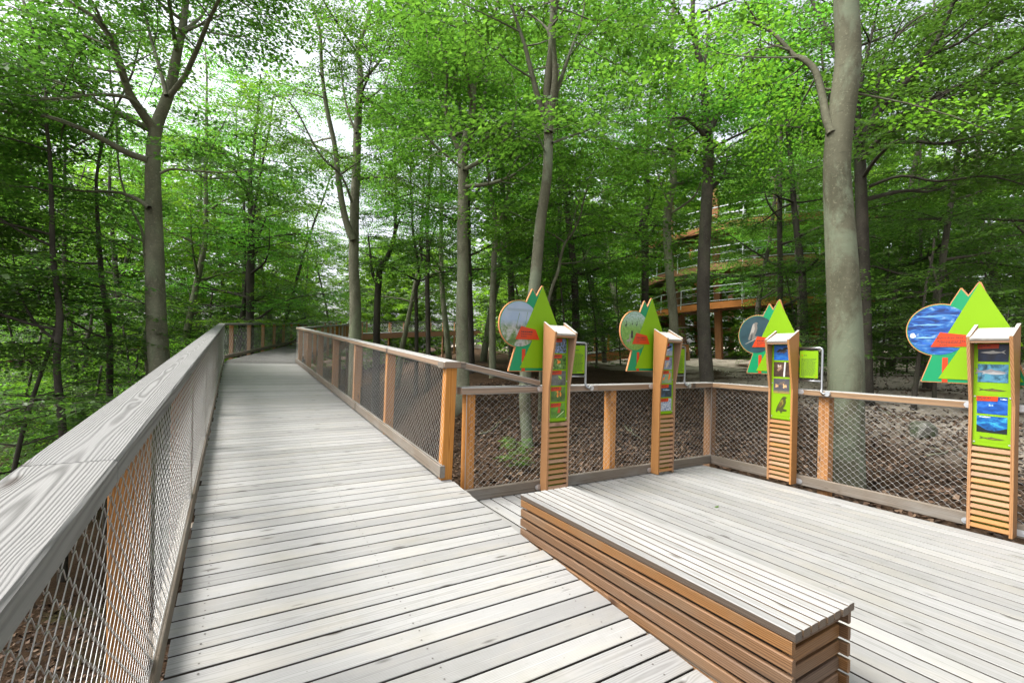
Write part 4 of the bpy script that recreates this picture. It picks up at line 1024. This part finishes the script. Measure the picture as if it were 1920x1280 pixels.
make_tree('beech_tree', 'wavy grey beech trunk to the right of the water bird totem',
          px([(1264, 690), (1263, 600), (1256, 520), (1251, 440), (1254, 380), (1263, 335), (1259, 270), (1254, 190), (1260, 100), (1262, 20)], 15, .5), rpx([19, 18, 17, 16, 16, 15, 13, 11, 9, 7], 15),
          [(px([(1254, 190), (1232, 170), (1222, 158), (1200, 130)], 15, -.5), .05), (px([(1252, 385), (1225, 300), (1215, 270)], 15, .5), .035), (px([(1258, 400), (1300, 370), (1320, 330), (1350, 290), (1400, 255)], 15, -1), .04)],
          8, 'bark', 'leaf', 14, 7, (2.2, 4), 7)
def simple(name, label, pts, ws, d, seed, bk='bark_dark', lf='leaf', top=15, nl=10, ll=(2, 3.6), c0=4, nb=7, **kw):
    return make_tree(name, label, px(pts, d, .4), rpx(ws, d), kw.pop('limbs', []), seed, bk, lf, top, nl, ll, c0, nb=nb, sides=8, **kw)
simple('beech_tree', 'thin dark leaning tree at the far left, nearest the picture edge', [(122, 860), (113, 760), (106, 680), (112, 600), (107, 540), (99, 480), (97, 400), (95, 330)], [18, 17, 16, 16, 14, 13, 11, 9], 9, 31, lf='leaf_dark', top=9, nl=12, ll=(1.8, 3.4), c0=.2, upw=(-.05, .3), az=(95, 265))
simple('beech_tree', 'slim dark tree between the far-left trunk and the tall forked beech', [(204, 800), (206, 680), (203, 600), (193, 540), (187, 480), (183, 420), (180, 340)], [14, 14, 13, 12, 11, 9, 7], 11.5, 32, lf='leaf', top=10, nl=12, ll=(1.8, 3.4), c0=.5, upw=(-.05, .3), az=(95, 265))
simple('beech_tree', 'stout twin-stemmed dark trunk low behind the two slim trees at left', [(150, 740), (140, 690), (134, 640), (128, 590), (122, 540), (120, 470)], [16, 15, 14, 12, 11, 9], 16, 33, top=13, nl=9, c0=2, limbs=[(px([(152, 735), (160, 690), (158, 650), (168, 620), (175, 570)], 16), .11)])
simple('beech_tree', 'thin crooked stem hugging the left side of the tall forked beech', [(278, 720), (272, 640), (278, 600), (277, 560), (272, 480), (265, 430), (240, 380), (225, 330)], [8, 8, 8, 7, 7, 6, 5, 4], 11.5, 34, bk='bark', top=9, nl=8, c0=2.5, ll=(1.4, 2.6), az=(95, 265))
simple('beech_tree', 'slender grey trunk between the split beech and the butterfly totem', [(924, 720), (923, 620), (925, 520), (928, 460), (933, 430), (926, 395), (920, 350)], [15, 13, 12, 11, 10, 8, 7], 16, 35, bk='bark', top=14, c0=5, limbs=[(px([(930, 440), (938, 410), (948, 380), (960, 340)], 16), .06)])
simple('beech_tree', 'dark trunk hidden close behind the split beech', [(884, 720), (881, 600), (878, 480), (877, 380), (874, 300)], [16, 14, 12, 10, 8], 18, 36, top=15, c0=5)
simple('beech_tree', 'dark straight trunk left of the tower behind the water bird totem', [(1208, 690), (1209, 580), (1210, 480), (1208, 420), (1214, 380), (1212, 300)], [15, 14, 14, 13, 11, 9], 20, 37, top=16, c0=5, limbs=[(px([(1210, 470), (1200, 430), (1205, 390)], 20), .08), (px([(1212, 460), (1230, 420), (1255, 395)], 20), .07)])
simple('beech_tree', 'thick dark trunk rising behind the first bend of the left railing', [(468, 640), (469, 560), (470, 500), (471, 440), (470, 400), (468, 330)], [16, 15, 15, 13, 12, 9], 22, 38, top=15, c0=2.5, nl=14, ll=(2.5, 4.5), limbs=[(px([(470, 455), (458, 445), (450, 430)], 22), .07), (px([(472, 455), (488, 435), (498, 410)], 22), .08)])
simple('beech_tree', 'dark double trunk above the far boardwalk, right of the bend beech', [(706, 640), (707, 580), (710, 530), (714, 500), (728, 478), (740, 440), (742, 400)], [14, 13, 13, 12, 9, 8, 6], 25, 39, top=16, c0=5, limbs=[(px([(710, 540), (698, 510), (695, 480), (690, 440)], 25), .12)])
simple('beech_tree', 'dark slim trunk in the middle of the far boardwalk', [(803, 660), (802, 580), (801, 520), (803, 470), (800, 420), (805, 360)], [10, 10, 9, 9, 7, 6], 24, 40, top=16, c0=4.5, limbs=[(px([(801, 505), (790, 480), (786, 440)], 24), .07)])
simple('beech_tree', 'thin dark trunk just left of the slim one above the far boardwalk', [(781, 660), (781, 600), (780, 545), (786, 520), (780, 470)], [8, 8, 7, 6, 5], 25, 41, top=14, c0=4.5)
simple('beech_tree', 'dark leaning trunk right of the big pale beech, slanting to the right', [(1742, 640), (1748, 600), (1760, 540), (1770, 470), (1780, 400), (1795, 300), (1812, 210)], [19, 18, 17, 15, 13, 11, 8], 14, 42, lf='leaf_dark', top=13, c0=3.2, nl=16, ll=(2.5, 4.8), upw=(-.05, .25))
simple('beech_tree', 'thin upright stem in front of the leaning trunk at right', [(1727, 680), (1727, 600), (1725, 520), (1727, 450), (1724, 380)], [8, 8, 7, 7, 5], 17, 43, lf='leaf_dark', top=11, c0=2.5, nl=12, upw=(-.05, .25))
simple('beech_tree', 'dark trunk behind the apex of the fish totem', [(1868, 690), (1866, 600), (1864, 540), (1852, 480), (1845, 430), (1838, 360)], [13, 12, 11, 10, 9, 7], 19, 44, lf='leaf_dark', top=14, c0=3, nl=13, ll=(2, 4), limbs=[(px([(1868, 560), (1866, 500), (1858, 440), (1855, 400)], 19), .09)])
simple('beech_tree', 'slim dark trunk above the eagle totem, in front of the tower', [(1463, 680), (1463, 600), (1463, 500), (1462, 420), (1463, 340), (1465, 260)], [12, 12, 11, 11, 9, 7], 21, 45, lf='leaf', top=15, c0=4, limbs=[(px([(1462, 410), (1440, 380), (1430, 340)], 21), .06)])
simple('beech_tree', 'thin young stem before the sandy rise at right, left of the fish totem', [(1714, 745), (1720, 700), (1724, 660), (1730, 620)], [12, 11, 9, 7], 10.5, 46, lf='leaf_dark', top=4.6, c0=1.2, nl=9, ll=(1.2, 2.2), nb=5, upw=(-.1, .15), tpl=TPL_S)
simple('beech_tree', 'short young stem half hidden below the fish totem board', [(1752, 742), (1753, 710), (1755, 660)], [10, 9, 7], 11, 47, lf='leaf_dark', top=4.2, c0=1.3, nl=7, ll=(1.0, 2.0), nb=5, upw=(-.1, .15), tpl=TPL_S)
simple('beech_tree', 'pale crooked sapling leaning right beside the butterfly totem', [(1015, 640), (1032, 550), (1046, 510), (1052, 480), (1060, 455), (1075, 435), (1090, 400)], [6, 6, 6, 5, 5, 4, 3], 11, 48, bk='bark_pale', top=6.5, c0=3.6, nl=6, ll=(1.0, 2.0), nb=5)

# generic beeches of the middle distance: prototypes, then copies
PROTO = {}
def proto(key, seed, barkm, leafm, hgt, c0, nl, ll, r, sides, cb):
    g = np.random.default_rng(seed); T = walk_path(g, (0, 0, -.4), (g.normal(0, .05), g.normal(0, .05), 1), hgt, 12, .05, .05); rT = np.linspace(r, .03, 13)
    S, tubes = [], []
    for i in range(nl):
        zt = c0 + (hgt - 1 - c0) * (i + g.uniform(0, 1)) / nl; j = int(np.argmin(abs(T[:, 2] - zt))); a = 2.4 * i + g.uniform(-.5, .5)
        L = g.uniform(*ll) * (1.15 - .6 * (zt - c0) / max(1, hgt - c0)); P = walk_path(g, T[j], (math.cos(a), math.sin(a), g.uniform(.0, .5)), L, 6, .10, .0)
        r0 = min(rT[j] * .5, .02 + .012 * L); tubes.append((P, np.linspace(r0, .008, 7), 5)); limb_foliage(g, P, S, tubes, r0, max(3, int(cb[0] * (1.15 - .6 * zt / hgt))), bl=cb[1], sp=cb[2], scale=cb[3])
    m = MB(); m.tube(T, rT, sides)
    for P, rr_, ns in tubes: m.tube(P, rr_, ns, cap=False)
    PROTO[key] = (m.mesh('trunk', M[barkm], True), crown_mesh('crown', S, TPL, [M[leafm], M['bark_dark']], seed))
CBM = (7, (1.2, 2.6), .46, (.95, 1.5))
proto('a', 61, 'bark_dark', 'leaf', 18, 3.5, 17, (2.6, 4.8), .20, 8, CBM)
proto('b', 62, 'bark', 'leaf', 20, 5, 16, (2.6, 4.6), .22, 8, CBM)
proto('c', 63, 'bark_dark', 'leaf_bright', 17, 2.5, 18, (2.4, 4.4), .16, 8, CBM)
proto('d', 64, 'bark_dark', 'leaf_dark', 19, 3, 18, (2.6, 5.0), .19, 8, CBM)
CBS = (6, (.8, 1.5), .34, (.7, 1.05))
proto('s1', 65, 'bark_dark', 'leaf_bright', 5.5, .5, 15, (1.4, 2.4), .05, 6, CBS)
proto('s2', 66, 'bark_dark', 'leaf_bright', 4.2, .35, 13, (1.3, 2.2), .045, 6, CBS)
proto('s3', 67, 'bark_dark', 'leaf_dark', 6.5, .6, 16, (1.5, 2.7), .06, 6, CBS)
def copy_tree(key, name, x, y, rz, s, label, cat, group, sink=0):
    zg = float(gz(x, y)) - sink; root = empty(name, (x, y, zg)); tag(root, label, cat, group)
    mw = Matrix.Translation((x, y, zg)) @ Matrix.Rotation(rz, 4, 'Z') @ Matrix.Scale(s, 4)
    tm, cm = PROTO[key]
    link('trunk', tm, root, mw); link('crown', cm, root, mw)
CL = [(.85, -3), (.85, 17.5), (4.5, 31.5), (6.8, 39), (10, 48), (16, 53), (24, 56), (40, 60)]
def clear(p, dist):
    for _ in range(4):
        for (ax_, ay), (bx, by) in zip(CL[:-1], CL[1:]):
            a, b, q = Vector((ax_, ay)), Vector((bx, by)), Vector((p.x, p.y)); t = max(0, min(1, (q - a).dot(b - a) / (b - a).length_squared)); c = a + (b - a) * t; v = q - c
            if v.length < dist:
                v = v.normalized() if v.length > .05 else Vector((1, 0)); p = Vector((c.x + v.x * dist, c.y + v.y * dist, p.z))
    return p
ORD = 'first second third fourth fifth sixth seventh eighth ninth tenth eleventh twelfth thirteenth fourteenth fifteenth sixteenth seventeenth eighteenth nineteenth twentieth twenty-first twenty-second twenty-third twenty-fourth twenty-fifth twenty-sixth twenty-seventh twenty-eighth twenty-ninth thirtieth thirty-first thirty-second thirty-third thirty-fourth thirty-fifth thirty-sixth thirty-seventh thirty-eighth'.split()
MID = [(20, 24, 'c', 1), (60, 30, 'a', 1), (150, 27, 'c', 1.05), (235, 24, 'a', 1), (330, 21, 'b', 1), (385, 30, 'b', 1.05), (425, 33, 'c', 1.1), (455, 40, 'a', 1.1), (500, 27, 'd', 1), (520, 31, 'c', 1.1), (560, 24, 'c', .95), (590, 44, 'c', 1.1), (620, 36, 'b', 1.1), (655, 47, 'c', 1.1), (745, 34, 'b', 1.05), (845, 30, 'b', 1),
       (905, 27, 'b', 1), (962, 22, 'd', 1), (1045, 24, 'a', 1), (1085, 18, 'd', .9), (1135, 29, 'c', 1.1), (1170, 36, 'b', 1.1), (1425, 28, 'a', .95), (1470, 34, 'b', 1), (1490, 29, 'a', 1), (1510, 19, 'd', .92), (1548, 32, 'a', 1), (1668, 22, 'd', 1), (1700, 30, 'c', 1), (1790, 24, 'd', 1), (1835, 33, 'c', 1.05), (1905, 26, 'd', 1), (1945, 15, 'd', .9)]
MID = sorted([(proj(p)[0], p, key, s) for p, key, s in ((clear(atd(u, 640, d), 3.6), key, s) for u, d, key, s in MID)], key=lambda q: q[0])
for i, (u, p, key, s) in enumerate(MID):
    copy_tree(key, 'background_beech', p.x, p.y, rnd.uniform(0, 6.28), s * rnd.uniform(.95, 1.05), ORD[i] + ' slim beech from the left in the row of wood behind', 'tree', 'slim beeches in the wood behind')
SAP = [(30, 13, 's1', 1, 0), (70, 17, 's3', 1, 0), (170, 14, 's2', 1.1, 0), (250, 17, 's1', 1.1, 0), (350, 16, 's2', 1.2, 0), (400, 24, 's3', 1.2, 0), (540, 27, 's1', 1.2, 0), (590, 34, 's3', 1.2, 0), (985, 19, 's3', .8, 0), (1060, 16, 's3', .8, 0), (1120, 20, 's3', .9, 0), (1165, 24, 's1', .9, 0), (1440, 24, 's1', .6, 0),
       (1500, 17, 's3', .7, 0), (1655, 17, 's3', .8, 0), (1700, 21, 's2', .9, 0), (1800, 17, 's3', .9, 0), (1880, 20, 's3', 1, 0), (10, 9, 's3', .9, 0), (155, 20, 's2', 1.2, 0), (300, 23, 's1', 1.2, 0)]
SAP = sorted([(proj(p)[0], p, key, s) for p, key, s in ((clear(atd(u, 640, d), 4.6), key, s) for u, d, key, s, _ in SAP)], key=lambda q: q[0])
for i, (u, p, key, s) in enumerate(SAP):
    copy_tree(key, 'young_beech', p.x, p.y, rnd.uniform(0, 6.28), s, ORD[i] + ' bushy young beech from the left in the undergrowth', 'young tree', 'young beeches in the undergrowth')
# fern-like seedlings near the railing
for i, (u, v, d, s, lb) in enumerate([(968, 800, 7.2, .10, 'small green beech seedling behind the mesh left of the butterfly totem')]):
    p = atd(u, v, d); copy_tree('s1', 'beech_seedling', p.x, p.y, i * 2.0, s, lb, 'seedling', None, .0)

# the far wood: one mass
def far_wood():
    g = np.random.default_rng(5); S = []
    for k_ in range(178):
        th = R(g.uniform(-40, 118)); r = g.uniform(42, 78); x, y = r * math.sin(th), r * math.cos(th)
        uu = proj((x, y, 2)); 
        if 520 < uu[0] < 940 and uu[2] < 68: r = g.uniform(74, 100); x, y = r * math.sin(th), r * math.cos(th)
        zg = float(gz(x, y)); hgt = g.uniform(15, 23); cr = g.uniform(3.0, 4.5)
        nS = 240
        t = g.uniform(0, 1, nS) ** .8; a = g.uniform(0, 6.283, nS); rr_ = cr * np.sqrt(g.uniform(.1, 1, nS)) * np.sin(np.clip(.25 + t * .75, 0, 1) * math.pi) ** .5
        for i in range(nS):
            S.append((x + rr_[i] * math.cos(a[i]), y + rr_[i] * math.sin(a[i]), zg + .3 + t[i] * hgt, math.cos(a[i]), math.sin(a[i]), g.normal(-.1, .25), g.uniform(1.1, 2.0)))
    return S
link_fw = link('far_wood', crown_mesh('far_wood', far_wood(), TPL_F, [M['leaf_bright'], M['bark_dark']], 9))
tag(link_fw, 'dense green wall of far-off beech wood', 'forest', kind='stuff')
# ------------------------------------------------------------------ small things
m = MB(); g = np.random.default_rng(3)
def hit(u, v):
    d = 4.0
    while d < 40:
        p = atd(u, v, d)
        if p.z <= float(gz(p.x, p.y)): return p
        d += .05
    return p
pS = hit(1732, 812); zS = float(gz(pS.x, pS.y))
vs = []
for zz, sc_ in ((-.1, 1.0), (.16, .95), (.24, .72)):
    for a in range(10):
        t = 2 * math.pi * a / 10; k_ = sc_ * (1 + .12 * math.sin(3 * t + zz * 9)); vs.append((pS.x + .34 * k_ * math.cos(t), pS.y + .24 * k_ * math.sin(t), zS + zz + .02 * math.sin(2 * t)))
m.add(vs, [tuple(range(20, 30))] + [(r_ * 10 + i, r_ * 10 + (i + 1) % 10, (r_ + 1) * 10 + (i + 1) % 10, (r_ + 1) * 10 + i) for r_ in range(2) for i in range(10)])
stone_k = (Vector((pS.x, pS.y)).length) / 11.0
m.v = [(pS.x + (x - pS.x) * stone_k * .8, pS.y + (y - pS.y) * stone_k * .8, zS + (z - zS) * stone_k * .8) for x, y, z in m.v]
tag(m.build('mossy_stone', M['stone']), 'squat grey mossy stone lying behind the right railing mesh', 'stone')
m = MB(); c = Vector((4.35, 3.05, .004)); m.add([c + Vector(v) for v in ((-.03, 0, .004), (0, .018, .001), (.035, 0, .008), (0, -.018, .001))], [(0, 3, 2, 1)])
tag(m.build('fallen_leaf', M['leaf_bright']), 'single fresh green leaf lying on the platform boards', 'leaf')
for (ua, va), (ub, vb), lb in (((905, 815), (960, 780), 'bare grey stick on the leaf litter behind the mesh, left of the butterfly totem'), ((1170, 800), (1205, 830), 'bare grey stick on the leaf litter behind the mesh, left of the water bird totem'),
                               ((1650, 770), (1700, 785), 'bare stick on the leaf litter right of the big pale trunk'), ((1745, 860), (1800, 845), 'thin stick on the leaf litter behind the mesh, left of the fish totem')):
    a, b = hit(ua, va), hit(ub, vb); g = np.random.default_rng(int(ua)); P = []
    for i in range(6):
        q = a.lerp(b, i / 5); P.append((q.x + g.normal(0, .03), q.y + g.normal(0, .03), float(gz(q.x, q.y)) + .02))
    m = MB(); m.tube(P, [.02, .019, .017, .014, .01, .006], 6)
    q = Vector(P[2]); m.tube([q, q + Vector((.12, .16, .05)), q + Vector((.2, .3, .04))], [.011, .008, .004], 5)
    tag(m.build('fallen_branch', M['bark'], smooth=True), lb, 'branch', 'fallen sticks behind the railing')
